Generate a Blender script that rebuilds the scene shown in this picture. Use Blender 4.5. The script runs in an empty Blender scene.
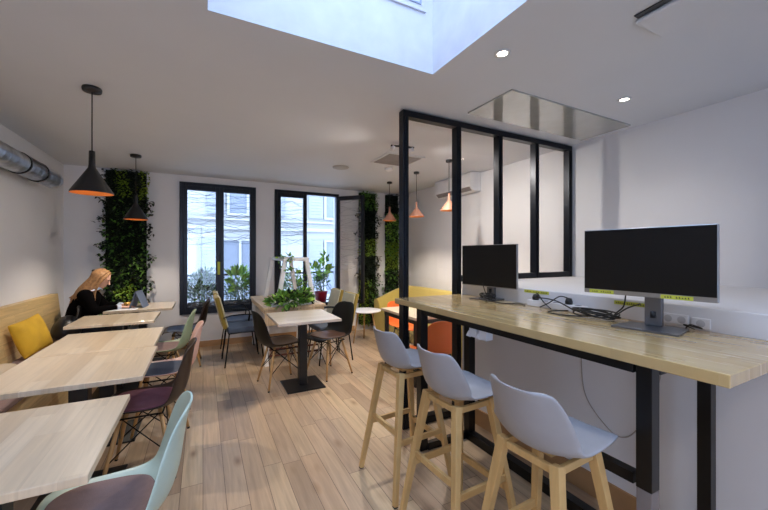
import bpy, bmesh, math, random
from mathutils import Vector, Matrix
random.seed(7)
PI = math.pi
sc = bpy.context.scene
COL = sc.collection
def R(a): return math.radians(a)

# ------------------------------------------------------------------ materials
def srgb(r, g, b):
    f = lambda c: (c/255/12.92) if c/255 <= .04045 else ((c/255+.055)/1.055)**2.4
    return (f(r), f(g), f(b), 1)
def newmat(name):
    m = bpy.data.materials.new(name); m.use_nodes = True
    nt = m.node_tree; bs = nt.nodes['Principled BSDF']
    return m, nt, bs
def mat(name, rgb, rough=.5, metal=0, bump=0, bscale=60, var=0, vscale=8, coat=0, sheen=0, spec=None):
    m, nt, bs = newmat(name)
    c = srgb(*rgb)
    bs.inputs['Base Color'].default_value = c
    bs.inputs['Roughness'].default_value = rough
    bs.inputs['Metallic'].default_value = metal
    if coat: bs.inputs['Coat Weight'].default_value = coat; bs.inputs['Coat Roughness'].default_value = .12
    if sheen: bs.inputs['Sheen Weight'].default_value = sheen
    if spec is not None: bs.inputs['Specular IOR Level'].default_value = spec
    tc = nt.nodes.new('ShaderNodeTexCoord')
    n = nt.nodes.new('ShaderNodeTexNoise'); n.inputs['Scale'].default_value = vscale; n.inputs['Detail'].default_value = 4
    nt.links.new(tc.outputs['Object'], n.inputs['Vector'])
    v = var if var else .06
    rp = nt.nodes.new('ShaderNodeMapRange'); rp.inputs['From Min'].default_value = .3; rp.inputs['From Max'].default_value = .7
    rp.inputs['To Min'].default_value = 1-v; rp.inputs['To Max'].default_value = 1+v
    nt.links.new(n.outputs['Fac'], rp.inputs['Value'])
    mx = nt.nodes.new('ShaderNodeVectorMath'); mx.operation = 'SCALE'; mx.inputs[0].default_value = c[:3]
    nt.links.new(rp.outputs['Result'], mx.inputs['Scale']); nt.links.new(mx.outputs['Vector'], bs.inputs['Base Color'])
    if bump:
        n2 = nt.nodes.new('ShaderNodeTexNoise'); n2.inputs['Scale'].default_value = bscale; n2.inputs['Detail'].default_value = 3
        nt.links.new(tc.outputs['Object'], n2.inputs['Vector'])
        bp = nt.nodes.new('ShaderNodeBump'); bp.inputs['Strength'].default_value = bump; bp.inputs['Distance'].default_value = .004
        nt.links.new(n2.outputs['Fac'], bp.inputs['Height']); nt.links.new(bp.outputs['Normal'], bs.inputs['Normal'])
    return m
def ramp(nt, stops):
    r = nt.nodes.new('ShaderNodeValToRGB')
    e = r.color_ramp.elements
    e[0].position = stops[0][0]; e[0].color = stops[0][1]
    e[1].position = stops[-1][0]; e[1].color = stops[-1][1]
    for p, c in stops[1:-1]:
        x = e.new(p); x.color = c
    return r
def wood(name, cols, along='y', w=.12, L=1.1, rough=.4, gap=.0015, grain=1.0, knots=False, coat=0, gapcol=(90, 65, 45), goff=.37):
    """planked wood; boards run along the given object axis"""
    m, nt, bs = newmat(name)
    N, K = nt.nodes, nt.links
    tc = N.new('ShaderNodeTexCoord'); sp = N.new('ShaderNodeSeparateXYZ'); cb = N.new('ShaderNodeCombineXYZ')
    K.new(tc.outputs['Object'], sp.inputs[0])
    a, b = {'y': ('Y', 'X'), 'x': ('X', 'Y'), 'z': ('Z', 'X'), 'yz': ('Y', 'Z'), 'xz': ('X', 'Z')}[along]
    K.new(sp.outputs[a], cb.inputs['X']); K.new(sp.outputs[b], cb.inputs['Y'])
    off = N.new('ShaderNodeVectorMath'); off.operation = 'ADD'; off.inputs[1].default_value = (20.13, 20.04, 0)
    K.new(cb.outputs[0], off.inputs[0])
    br = N.new('ShaderNodeTexBrick'); br.offset = goff; br.offset_frequency = 2; br.squash = .7; br.squash_frequency = 3
    br.inputs['Scale'].default_value = 1; br.inputs['Brick Width'].default_value = L; br.inputs['Row Height'].default_value = w
    br.inputs['Mortar Size'].default_value = gap; br.inputs['Mortar Smooth'].default_value = .1
    br.inputs['Color1'].default_value = (0, 0, 0, 1); br.inputs['Color2'].default_value = (1, 1, 1, 1); br.inputs['Mortar'].default_value = (.5, .5, .5, 1)
    K.new(off.outputs[0], br.inputs['Vector'])
    rc = ramp(nt, [(i/(len(cols)-1), srgb(*c)) for i, c in enumerate(cols)]); K.new(br.outputs['Color'], rc.inputs[0])
    # grain
    mp = N.new('ShaderNodeVectorMath'); mp.operation = 'MULTIPLY'; mp.inputs[1].default_value = (1.6, 26, 1)
    K.new(off.outputs[0], mp.inputs[0])
    ad = N.new('ShaderNodeVectorMath'); ad.operation = 'ADD'; K.new(mp.outputs[0], ad.inputs[0])
    sc2 = N.new('ShaderNodeVectorMath'); sc2.operation = 'SCALE'; sc2.inputs['Scale'].default_value = 9
    K.new(br.outputs['Color'], sc2.inputs[0]); K.new(sc2.outputs[0], ad.inputs[1])
    ns = N.new('ShaderNodeTexNoise'); ns.inputs['Scale'].default_value = 1.5; ns.inputs['Detail'].default_value = 6; ns.inputs['Distortion'].default_value = .8
    K.new(ad.outputs[0], ns.inputs['Vector'])
    mr = N.new('ShaderNodeMapRange'); mr.inputs['From Min'].default_value = .3; mr.inputs['From Max'].default_value = .7
    mr.inputs['To Min'].default_value = 1-.22*grain; mr.inputs['To Max'].default_value = 1+.12*grain
    K.new(ns.outputs['Fac'], mr.inputs['Value'])
    ml = N.new('ShaderNodeVectorMath'); ml.operation = 'SCALE'; K.new(rc.outputs[0], ml.inputs[0]); K.new(mr.outputs[0], ml.inputs['Scale'])
    last = ml.outputs[0]
    if knots:
        mv = N.new('ShaderNodeVectorMath'); mv.operation = 'MULTIPLY'; mv.inputs[1].default_value = (2.2, 5.5, 1); K.new(off.outputs[0], mv.inputs[0])
        vo = N.new('ShaderNodeTexVoronoi'); vo.inputs['Scale'].default_value = 1; vo.inputs['Randomness'].default_value = 1
        K.new(mv.outputs[0], vo.inputs['Vector'])
        kr = ramp(nt, [(.02, (.35, .27, .22, 1)), (.11, (.8, .75, .7, 1)), (.2, (1, 1, 1, 1))]); K.new(vo.outputs['Distance'], kr.inputs[0])
        km = N.new('ShaderNodeMix'); km.data_type = 'RGBA'; km.blend_type = 'MULTIPLY'; km.inputs[0].default_value = .8
        K.new(last, km.inputs[6]); K.new(kr.outputs[0], km.inputs[7]); last = km.outputs[2]
    gm = N.new('ShaderNodeMix'); gm.data_type = 'RGBA'; K.new(br.outputs['Fac'], gm.inputs[0]); K.new(last, gm.inputs[6])
    gm.inputs[7].default_value = srgb(*gapcol)
    K.new(gm.outputs[2], bs.inputs['Base Color'])
    bs.inputs['Roughness'].default_value = rough
    rr = N.new('ShaderNodeMapRange'); rr.inputs['To Min'].default_value = rough-.06; rr.inputs['To Max'].default_value = rough+.12
    K.new(ns.outputs['Fac'], rr.inputs['Value']); K.new(rr.outputs[0], bs.inputs['Roughness'])
    if coat: bs.inputs['Coat Weight'].default_value = coat; bs.inputs['Coat Roughness'].default_value = .15
    bp = N.new('ShaderNodeBump'); bp.inputs['Strength'].default_value = .25; bp.inputs['Distance'].default_value = .0015; bp.invert = True
    K.new(br.outputs['Fac'], bp.inputs['Height']); K.new(bp.outputs[0], bs.inputs['Normal'])
    return m
def emis(name, rgb, s):
    m, nt, bs = newmat(name)
    bs.inputs['Base Color'].default_value = srgb(*rgb); bs.inputs['Emission Color'].default_value = srgb(*rgb); bs.inputs['Emission Strength'].default_value = s
    return m
def glass(name, tint=(1, 1, 1, 1), refl=.05, film=False):
    m = bpy.data.materials.new(name); m.use_nodes = True; nt = m.node_tree; N, K = nt.nodes, nt.links; N.clear()
    out = N.new('ShaderNodeOutputMaterial'); tr = N.new('ShaderNodeBsdfTransparent'); gl = N.new('ShaderNodeBsdfGlossy')
    tr.inputs[0].default_value = tint; gl.inputs['Roughness'].default_value = .01
    fr = N.new('ShaderNodeLayerWeight'); fr.inputs[0].default_value = .5
    pw_ = N.new('ShaderNodeMath'); pw_.operation = 'POWER'; pw_.inputs[1].default_value = 5; K.new(fr.outputs['Facing'], pw_.inputs[0])
    ma = N.new('ShaderNodeMath'); ma.operation = 'MULTIPLY_ADD'; ma.inputs[1].default_value = .7; ma.inputs[2].default_value = .035; K.new(pw_.outputs[0], ma.inputs[0])
    mx = N.new('ShaderNodeMixShader'); K.new(ma.outputs[0], mx.inputs[0]); K.new(tr.outputs[0], mx.inputs[1]); K.new(gl.outputs[0], mx.inputs[2])
    K.new(mx.outputs[0], out.inputs[0])
    return m

M = {}
M['wall'] = mat('white_wall_paint', (222, 222, 225), .7, bump=.08, bscale=90, var=.02, vscale=2)
M['ceil'] = mat('white_ceiling_paint', (208, 212, 219), .75, var=.015, vscale=2)
M['shaft'] = mat('skylight_shaft_paint', (206, 206, 212), .7)
M['floor'] = wood('oak_floorboards', [(160, 136, 112), (190, 164, 136), (174, 150, 126), (198, 174, 142), (182, 154, 126)], 'y', .12, 1.15, .33, .0016, .9, knots=True, gapcol=(95, 76, 62))
M['table'] = wood('pale_oak_table_top', [(210, 190, 162), (222, 204, 178), (216, 197, 170), (228, 212, 188)], 'y', .085, .9, .3, .0003, .55, gapcol=(200, 178, 152), coat=.5)
M['table_c'] = wood('pale_oak_small_table', [(216, 200, 182), (228, 214, 198), (222, 206, 188)], 'x', .1, .9, .3, .0003, .5, gapcol=(186, 160, 136), coat=.3)
M['counter'] = wood('butcher_block', [(176, 146, 96), (198, 170, 118), (188, 158, 106), (206, 182, 134), (192, 164, 112)], 'y', .045, .55, .22, .0004, .5, gapcol=(170, 140, 96), coat=.7)
M['bench'] = wood('bench_oak', [(196, 166, 112), (216, 190, 138), (206, 176, 124), (224, 198, 150)], 'yz', .11, .9, .45, .0006, .9, gapcol=(140, 105, 60))
M['legwood'] = mat('beech_wood', (196, 154, 100), .45, var=.12, vscale=14)
M['stoolwood'] = wood('stool_ash_wood', [(200, 164, 108), (206, 172, 116), (194, 156, 100)], 'z', .05, 1.5, .42, .0, .6)
M['desk2'] = wood('oak_console', [(200, 172, 136), (216, 190, 156), (208, 182, 146)], 'y', .1, 1.2, .4, .0005, .7, gapcol=(150, 118, 82))
M['base'] = mat('oak_skirting', (178, 138, 96), .5, var=.1)
M['black'] = mat('black_powder_coat', (18, 18, 20), .4)
M['blackm'] = mat('black_metal_leg', (14, 14, 16), .35, .3)
M['anth'] = mat('anthracite_aluminium', (26, 28, 36), .35, .3)
M['rail'] = mat('partition_steel', (20, 24, 33), .32, .5)
M['gaugrey'] = mat('grey_leg_sleeve', (122, 116, 116), .6)
M['glass'] = glass('clear_glass')
M['wire'] = mat('black_wire', (16, 16, 16), .4, .5)
M['white'] = mat('white_plastic', (225, 225, 228), .4)
M['whitewood'] = mat('white_painted_wood', (236, 236, 236), .5)
M['stool'] = mat('white_polypropylene', (158, 158, 163), .42)
M['mint'] = mat('mint_plastic', (190, 214, 206), .4)
M['brown'] = mat('dark_brown_plastic', (40, 25, 22), .4)
M['pink'] = mat('pale_pink_plastic', (216, 178, 166), .42)
M['sage'] = mat('sage_green_plastic', (150, 168, 138), .42)
M['blk_shell'] = mat('black_plastic_shell', (11, 11, 12), .45)
M['orange'] = mat('orange_plastic', (216, 104, 40), .42)
M['mauve'] = mat('mauve_felt', (140, 116, 112), .95, bump=.3, bscale=200, var=.1, vscale=20)
M['plum'] = mat('plum_felt', (128, 80, 90), .95, bump=.3, bscale=200, var=.1)
M['slate'] = mat('slate_felt', (78, 88, 104), .95, bump=.3, bscale=200, var=.1)
M['brownpad'] = mat('brown_leatherette', (92, 66, 52), .35)
M['olive'] = mat('olive_fabric', (140, 120, 50), .9, bump=.2, bscale=200, sheen=.2)
M['cream'] = mat('cream_fabric', (206, 198, 168), .9, bump=.2, bscale=200)
M['must'] = mat('mustard_velvet', (190, 170, 88), .85, bump=.2, bscale=150, sheen=.3)
M['yellow'] = mat('yellow_cotton', (206, 164, 44), .9, bump=.3, bscale=120, var=.1, vscale=10)
M['beige'] = mat('beige_cotton', (184, 168, 146), .9, bump=.3, bscale=120)
M['pad'] = mat('mauve_bench_pad', (142, 122, 122), .95, bump=.3, bscale=150)
M['silver'] = mat('brushed_aluminium', (168, 170, 174), .3, .9)
M['dsilver'] = mat('dark_aluminium', (112, 114, 120), .35, .8)
M['galv'] = mat('galvanised_steel', (196, 200, 208), .34, .95, var=.25, vscale=9)
M['screen'] = mat('switched_off_display', (10, 9, 9), .42, spec=.3)
M['paper'] = mat('white_paper', (225, 225, 228), .8)
M['tape'] = mat('yellow_label_tape', (196, 200, 70), .6)
M['ink'] = mat('ink', (60, 60, 40), .8)
M['gold'] = mat('brass_cup', (190, 150, 80), .35, .6)
M['tablet'] = mat('slate_tablet_case', (104, 116, 138), .6)
M['copper'] = mat('copper_lamp_shade', (196, 140, 116), .5, .15)
M['inlamp'] = mat('lamp_inside_gilt', (236, 160, 78), .6, .2)
M['cable'] = mat('black_cable', (14, 14, 14), .5)
M['greycable'] = mat('grey_cable', (176, 168, 162), .5)
M['shelfgloss'] = mat('glossy_ceiling_panel', (168, 168, 162), .04, coat=1)
M['leafd'] = mat('dark_leaf', (18, 32, 16), .55, var=.35, vscale=12)
M['leafm'] = mat('mid_leaf', (96, 140, 56), .5, var=.3, vscale=12)
M['leafl'] = mat('lime_moss', (122, 148, 34), .7, var=.3, vscale=20)
M['leafb'] = mat('bright_leaf', (156, 198, 88), .45, var=.25, vscale=12)
M['leafg'] = mat('grey_green_leaf', (150, 176, 158), .6, var=.25, vscale=12)
M['moss'] = mat('moss_backing', (22, 34, 16), .95, bump=1, bscale=60, var=.4, vscale=20)
M['redpot'] = mat('crimson_pot', (150, 24, 52), .45)
M['planter'] = mat('dark_zinc_planter', (70, 72, 76), .6)
M['facade'] = mat('pale_render', (162, 159, 155), .85, bump=.1, bscale=40, var=.03, vscale=1.5)
M['shutter'] = mat('grey_blue_shutter', (144, 144, 148), .7)
M['fglass'] = mat('facade_window_glass', (114, 118, 126), .2)
M['street'] = mat('street_asphalt', (120, 120, 122), .9)
M['skin'] = mat('skin', (222, 172, 148), .5)
M['hair'] = mat('light_brown_hair', (158, 118, 78), .45, bump=1, bscale=260, var=.35, vscale=40)
M['jumper'] = mat('black_jumper', (8, 7, 8), 1, bump=.2, bscale=200, spec=.05)
M['jeans'] = mat('dark_trousers', (26, 28, 36), .9)
M['collar'] = mat('pale_blue_shirt', (196, 206, 226), .8)
M['bag'] = mat('black_leather', (18, 18, 20), .4, bump=.6, bscale=30)
M['lampw'] = emis('downlight_glow', (255, 246, 228), 30)
M['bulb'] = emis('warm_bulb', (255, 180, 110), 6)
def film_mat():
    m, nt, bs = newmat('wavy_window_film'); N, K = nt.nodes, nt.links
    return m

# ------------------------------------------------------------------ geometry
class MB:
    def __init__(s): s.v = []; s.f = []; s.mi = []; s.sm = []
    def add(s, vs, fs, mi=0, smooth=False):
        o = len(s.v); s.v += [tuple(v) for v in vs]
        for f in fs: s.f.append(tuple(i+o for i in f)); s.mi.append(mi); s.sm.append(smooth)
    def box(s, x0, x1, y0, y1, z0, z1, mi=0, mat4=None):
        vs = [Vector(p) for p in ((x0, y0, z0), (x1, y0, z0), (x1, y1, z0), (x0, y1, z0), (x0, y0, z1), (x1, y0, z1), (x1, y1, z1), (x0, y1, z1))]
        if mat4: vs = [mat4 @ v for v in vs]
        s.add(vs, [(0, 3, 2, 1), (4, 5, 6, 7), (0, 1, 5, 4), (1, 2, 6, 5), (2, 3, 7, 6), (3, 0, 4, 7)], mi)
    def bar(s, a, b, w, h=None, w2=None, h2=None, mi=0, up=(0, 0, 1)):
        """square-section bar from a to b"""
        a, b = Vector(a), Vector(b); d = (b-a).normalized(); up = Vector(up)
        if abs(d.dot(up)) > .98: up = Vector((0, 1, 0))
        x = d.cross(up).normalized(); y = x.cross(d).normalized()
        h = h or w; w2 = w2 or w; h2 = h2 or h
        vs = []
        for c, ww, hh in ((a, w, h), (b, w2, h2)):
            for sx, sy in ((-1, -1), (1, -1), (1, 1), (-1, 1)): vs.append(c+x*sx*ww/2+y*sy*hh/2)
        s.add(vs, [(0, 1, 2, 3), (7, 6, 5, 4), (0, 4, 5, 1), (1, 5, 6, 2), (2, 6, 7, 3), (3, 7, 4, 0)], mi)
    def tube(s, pts, r, n=8, mi=0, r2=None, caps=True):
        pts = [Vector(p) for p in pts]; L = len(pts); rings = []
        prev = None
        for i, p in enumerate(pts):
            d = (pts[min(i+1, L-1)]-pts[max(i-1, 0)]).normalized()
            if prev is None:
                u = Vector((0, 0, 1)) if abs(d.z) < .9 else Vector((1, 0, 0))
                x = d.cross(u).normalized()
            else:
                x = (prev-d*prev.dot(d))
                x = x.normalized() if x.length > 1e-6 else d.cross(Vector((0, 0, 1))).normalized()
            prev = x; y = d.cross(x)
            rr = r if r2 is None else r+(r2-r)*i/(L-1)
            if isinstance(r, (list, tuple)): rr = r[i]
            rings.append([p+x*math.cos(2*PI*k/n)*rr+y*math.sin(2*PI*k/n)*rr for k in range(n)])
        vs = [v for rg in rings for v in rg]; fs = []
        for i in range(L-1):
            for k in range(n):
                fs.append((i*n+k, i*n+(k+1) % n, (i+1)*n+(k+1) % n, (i+1)*n+k))
        if caps: fs += [tuple(range(n))[::-1], tuple((L-1)*n+k for k in range(n))]
        s.add(vs, fs, mi, True)
    def lathe(s, prof, c=(0, 0, 0), n=24, mi=0, axis='z'):
        vs = []
        for r, z in prof:
            for k in range(n):
                a = 2*PI*k/n; p = (r*math.cos(a), r*math.sin(a), z)
                if axis == 'y': p = (p[0], p[2], p[1])
                if axis == 'x': p = (p[2], p[0], p[1])
                vs.append((c[0]+p[0], c[1]+p[1], c[2]+p[2]))
        fs = []
        for i in range(len(prof)-1):
            for k in range(n): fs.append((i*n+k, i*n+(k+1) % n, (i+1)*n+(k+1) % n, (i+1)*n+k))
        s.add(vs, fs, mi, True)
    def sphere(s, c, r, n=12, m=8, mi=0, M4=None):
        vs = []; c = Vector(c)
        rx, ry, rz = (r, r, r) if not isinstance(r, (tuple, list)) else r
        for i in range(m+1):
            t = PI*i/m
            for k in range(n):
                a = 2*PI*k/n; p = Vector((rx*math.sin(t)*math.cos(a), ry*math.sin(t)*math.sin(a), rz*math.cos(t)))
                if M4: p = M4 @ p
                vs.append(c+p)
        fs = [(i*n+k, (i+1)*n+k, (i+1)*n+(k+1) % n, i*n+(k+1) % n) for i in range(m) for k in range(n)]
        s.add(vs, fs, mi, True)
    def grid(s, rows, mi=0, smooth=True):
        n = len(rows[0]); vs = [v for r in rows for v in r]
        s.add(vs, [(i*n+k, i*n+k+1, (i+1)*n+k+1, (i+1)*n+k) for i in range(len(rows)-1) for k in range(n-1)], mi, smooth)
    def leaf(s, p, d, up, L, W, mi=0):
        p, d = Vector(p), Vector(d).normalized(); up = Vector(up)
        x = d.cross(up)
        if x.length < 1e-4: x = d.cross(Vector((.3, .8, .5)))
        x.normalize(); n = x.cross(d)
        a = p; b = p+d*L*.45+x*W/2+n*L*.08; c = p+d*L*.45-x*W/2+n*L*.08; m = p+d*L*.5-n*L*.02; t = p+d*L-n*L*.12
        s.add([a, b, t, c, m], [(0, 1, 4), (0, 4, 3), (1, 2, 4), (4, 2, 3)], mi, False)
    def build(s, name, mats, parent=None, bevel=0, seg=2, sub=0, solid=0, solid_off=-1, remesh=0, smooth=None, loc=None, recalc=False):
        me = bpy.data.meshes.new(name); me.from_pydata(s.v, [], s.f); me.update()
        if not isinstance(mats, (list, tuple)): mats = [mats]
        for m in mats: me.materials.append(m)
        me.polygons.foreach_set('material_index', s.mi); me.polygons.foreach_set('use_smooth', s.sm if smooth is None else [smooth]*len(s.f))
        if recalc or remesh:
            bm = bmesh.new(); bm.from_mesh(me); bmesh.ops.remove_doubles(bm, verts=bm.verts, dist=1e-6)
            if not remesh: bmesh.ops.recalc_face_normals(bm, faces=bm.faces)
            bm.to_mesh(me); bm.free()
        o = bpy.data.objects.new(name, me); COL.objects.link(o)
        if parent: o.parent = parent
        if loc: o.location = loc
        if remesh:
            md = o.modifiers.new('remesh', 'REMESH'); md.mode = 'VOXEL'; md.voxel_size = remesh; md.use_smooth_shade = True
            sm = o.modifiers.new('smooth', 'SMOOTH'); sm.iterations = 4; sm.factor = .5
        if solid:
            md = o.modifiers.new('solid', 'SOLIDIFY'); md.thickness = solid; md.offset = solid_off
        if bevel:
            md = o.modifiers.new('bevel', 'BEVEL'); md.width = bevel; md.segments = seg; md.limit_method = 'ANGLE'; md.angle_limit = R(40)
        if sub:
            md = o.modifiers.new('sub', 'SUBSURF'); md.levels = sub; md.render_levels = sub
        return o
def tag(o, label=None, cat=None, group=None, kind=None):
    if label: o['label'] = label
    if cat: o['category'] = cat
    if group: o['group'] = group
    if kind: o['kind'] = kind
    return o
def thing(name, label, cat, loc=(0, 0, 0), rz=0, group=None):
    o = bpy.data.objects.new(name, None); COL.objects.link(o); o.location = loc; o.rotation_euler = (0, 0, rz); o.empty_display_size = .1
    return tag(o, label, cat, group)
def copy_tree(o, parent=None):
    c = o.copy(); COL.objects.link(c); c.parent = parent
    for ch in list(o.children): copy_tree(ch, c)
    return c
def struct(o): o['kind'] = 'structure'; return o
def box(name, m, dims, parent=None, bevel=0, **k):
    b = MB(); b.box(*dims); return b.build(name, m, parent, bevel=bevel, **k)
def spline(pts, n=8):
    pts = [Vector(p) for p in pts]; P = [pts[0]]+pts+[pts[-1]]; out = []
    for i in range(1, len(P)-2):
        for k in range(n):
            t = k/n; a, b, c, d = P[i-1], P[i], P[i+1], P[i+2]
            out.append(.5*((2*b)+(c-a)*t+(2*a-5*b+4*c-d)*t*t+(3*b-a-3*c+d)*t**3))
    out.append(pts[-1]); return out

# ------------------------------------------------------------------ room
XL, XR, YB, YF, H = -1.63, 3.57, 6.03, -2.0, 2.6
struct(box('floor', M['floor'], (XL-.1, XR+.1, YF-.1, YB+.0, -.1, 0)))
# ceiling with skylight opening
SX0, SX1, SY0, SY1 = .02, 1.34, -.3, 1.895
b = MB(); t = .08; ZT = 3.55
b.box(XL-.1, SX0, YF-.1, YB, H, H+.012); b.box(SX1, XR+.1, YF-.1, YB, H, H+.012)
b.box(SX0, SX1, YF-.1, SY0, H, H+.012); b.box(SX0, SX1, SY1, YB, H, H+.012)
struct(b.build('ceiling', M['ceil']))
b = MB()
b.box(SX0-t, SX0, SY0-t, SY1+t, H+.0121, ZT); b.box(SX1, SX1+t, SY0-t, SY1+t, H+.0121, ZT)
b.box(SX0, SX1, SY0-t, SY0, H+.0121, ZT); b.box(SX0, SX1, SY1, SY1+t, H+.0121, ZT)
struct(b.build('trim_skylight_shaft', M['shaft']))
sk = thing('skylight', 'white framed skylight at the top of the ceiling shaft', 'skylight', (.68, .7975, ZT))
b = MB(); w = .05
b.box(-.66, .66, -1.0975, -1.0475, .0, .05); b.box(-.66, .66, 1.0475, 1.0975, .0, .05); b.box(-.66, -.61, -1.0475, 1.0475, 0, .05); b.box(.61, .66, -1.0475, 1.0475, 0, .05)
b.build('frame', M['white'], sk)
box('glass_pane', M['glass'], (-.61, .61, -1.0475, 1.0475, .02, .03), sk)
hp = thing('access_hatch', 'shallow white hatch outline high in the far skylight shaft wall', 'hatch', (.68, SY1-.001, 2.98))
box('hatch_panel', M['shaft'], (-.52, .6, -.012, 0, 0, .42), hp, bevel=.003)
b = MB(); b.box(-.48, .56, -.018, -.012, .035, .045); b.box(-.48, .56, -.018, -.012, .375, .385); b.box(.55, .56, -.018, -.012, .045, .375); b.box(-.48, -.47, -.018, -.012, .045, .375)
b.build('rim', mat('hatch_rim', (150, 160, 180), .5), hp)

struct(box('wall_left', M['wall'], (XL-.12, XL, YF-.1, YB, 0, H)))
struct(box('wall_right', M['wall'], (XR, XR+.12, YF-.1, YB, 0, H)))
b = MB(); FX0, FX1 = -.65, .55
b.box(XL, FX0, YF-.12, YF, 0, H); b.box(FX1, XR, YF-.12, YF, 0, H); b.box(FX0, FX1, YF-.12, YF, 0, .25); b.box(FX0, FX1, YF-.12, YF, 2.45, H)
struct(b.build('wall_front', M['wall']))
W = [(-.31, .765), (1.06, 2.19)]; WZ0, WZ1 = .51, 2.5
b = MB(); Y0, Y1 = YB, YB+.28
b.box(XL-.12, W[0][0], Y0, Y1, -.1, H+.12); b.box(W[0][1], W[1][0], Y0, Y1, -.1, H+.12); b.box(W[1][1], XR+.12, Y0, Y1, -.1, H+.12)
for a, c in W: b.box(a, c, Y0, Y1, -.1, WZ0); b.box(a, c, Y0, Y1, WZ1, H+.12)
struct(b.build('wall_back', M['wall']))
LZ = 1.175; LX = 2.04; LY1 = 2.44
b = MB(); b.box(LX, XR, YF, LY1, 0, LZ)
struct(b.build('wall_low', M['wall'], bevel=.006))
b = MB(); b.box(XL+.0, 2.5, YB-.014, YB, 0, .09); struct(b.build('baseboard_back', M['base']))
b = MB(); b.box(LX-.014, LX, YF+.02, LY1, 0, .13); struct(b.build('baseboard_right', M['base']))

# ------------------------------------------------------------------ windows
def wavy_film(parent, x0, x1, y, z0, z1, seed, fm=None):
    random.seed(seed); b = MB()
    n = 36
    for i in range(n):
        z = z1-(z1-z0)*(i+random.random()*.8)/n; a = .012+.03*random.random(); ph = random.random()*6; k = 2+random.random()*5; drift = random.uniform(-.05, .05)
        k2 = 9+random.random()*10
        r = random.choice((.001, .0016, .0026))
        pts = []
        for j in range(15):
            t = j/14; x = x0+(x1-x0)*t
            zz = z+a*math.sin(k*t+ph)+.006*math.sin(k2*t+ph)+drift*t
            pts.append((x, y, min(z1, max(z0, zz))))
        vs = []
        for p in pts: vs += [(p[0], p[1], p[2]-r), (p[0], p[1], p[2]+r)]
        b.add(vs, [(2*j, 2*j+2, 2*j+3, 2*j+1) for j in range(14)])
    return b.build('film_line_pattern', fm or mat_film, parent)
mat_film = mat('frosted_line_film', (60, 66, 80), .6)
def casement(parent, x0, x1, y0, y1, z0, z1, fl, fr, fb, ft, seed, name='sash'):
    b = MB()
    b.box(x0, x0+fl, y0, y1, z0, z1); b.box(x1-fr, x1, y0, y1, z0, z1); b.box(x0+fl, x1-fr, y0, y1, z0, z0+fb); b.box(x0+fl, x1-fr, y0, y1, z1-ft, z1)
    s = b.build(name, M['anth'], parent, bevel=.004)
    box('glass_pane', M['glass'], (x0+fl, x1-fr, (y0+y1)/2, (y0+y1)/2+.006, z0+fb, z1-ft), s)
    if seed: wavy_film(s, x0+fl, x1-fr, (y0+y1)/2-.004, z0+fb+(z1-z0)*.50, z1-ft, seed)
    return s
def frame(name, x0, x1, th=.05):
    b = MB(); y0, y1 = YB-.025, YB+.05
    b.box(x0, x0+th, y0, y1, WZ0, WZ1); b.box(x1-th, x1, y0, y1, WZ0, WZ1); b.box(x0+th, x1-th, y0, y1, WZ0, WZ0+th); b.box(x0+th, x1-th, y0, y1, WZ1-th, WZ1)
    return struct(b.build(name, M['anth'], bevel=.004))
w1 = frame('window_1', *W[0])
casement(w1, W[0][0]+.05, .232, YB-.035, YB+.025, WZ0+.05, WZ1-.05, .052, .057, .055, .068, 11)
casement(w1, .232, W[0][1]-.05, YB-.035, YB+.025, WZ0+.05, WZ1-.05, .057, .045, .055, .068, 12)
b = MB(); b.tube([(.232, YB-.055, 1.42), (.232, YB-.055, 1.3)], .008); b.tube([(.232, YB-.035, 1.36), (.232, YB-.06, 1.36)], .008); b.build('handle', M['black'], w1)
o = box('window_sticker', M['tape'], (.20, .235, YB-.0385, YB-.0365, 1.1, 1.30)); tag(o, 'small yellow sticker on the middle frame of the window with wavy film on both panes', 'sticker')
w2 = frame('window_2', *W[1])
casement(w2, W[1][0]+.05, 1.60, YB-.035, YB+.025, WZ0+.05, WZ1-.05, .05, .06, .055, .068, 13)
# open sash: hinge at right jamb
hs = bpy.data.objects.new('open_sash', None); COL.objects.link(hs); hs.parent = w2; hs.location = (2.15, YB-.04, 0); hs.rotation_euler = (0, 0, R(-48))
s = casement(hs, 0, .53, -.03, .03, WZ0+.05, WZ1-.05, .045, .055, .06, .068, 0, 'sash_frame')
wavy_film(s, .045, .475, -.006, 1.15, 2.38, 21, mat('pale_film_line', (170, 172, 178), .6))
b = MB()
for z in (.8, 1.5, 2.2): b.tube([(2.155, YB-.04, z-.04), (2.155, YB-.04, z+.04)], .012)
b.build('hinge', M['anth'], w2)

b = MB()
for x in (-.65, -.075, .5): b.box(x, x+.05, YF-.1, YF-.04, .25, 2.45)
b.box(-.6, .5, YF-.099, YF-.041, .25, .3); b.box(-.6, .5, YF-.099, YF-.041, 2.4, 2.45)
w3 = struct(b.build('added_fill_window', M['anth'])); box('glass_pane', M['glass'], (-.6, .5, YF-.072, YF-.068, .3, 2.4), w3)  # unseen window added behind the camera to let in fill daylight
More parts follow.
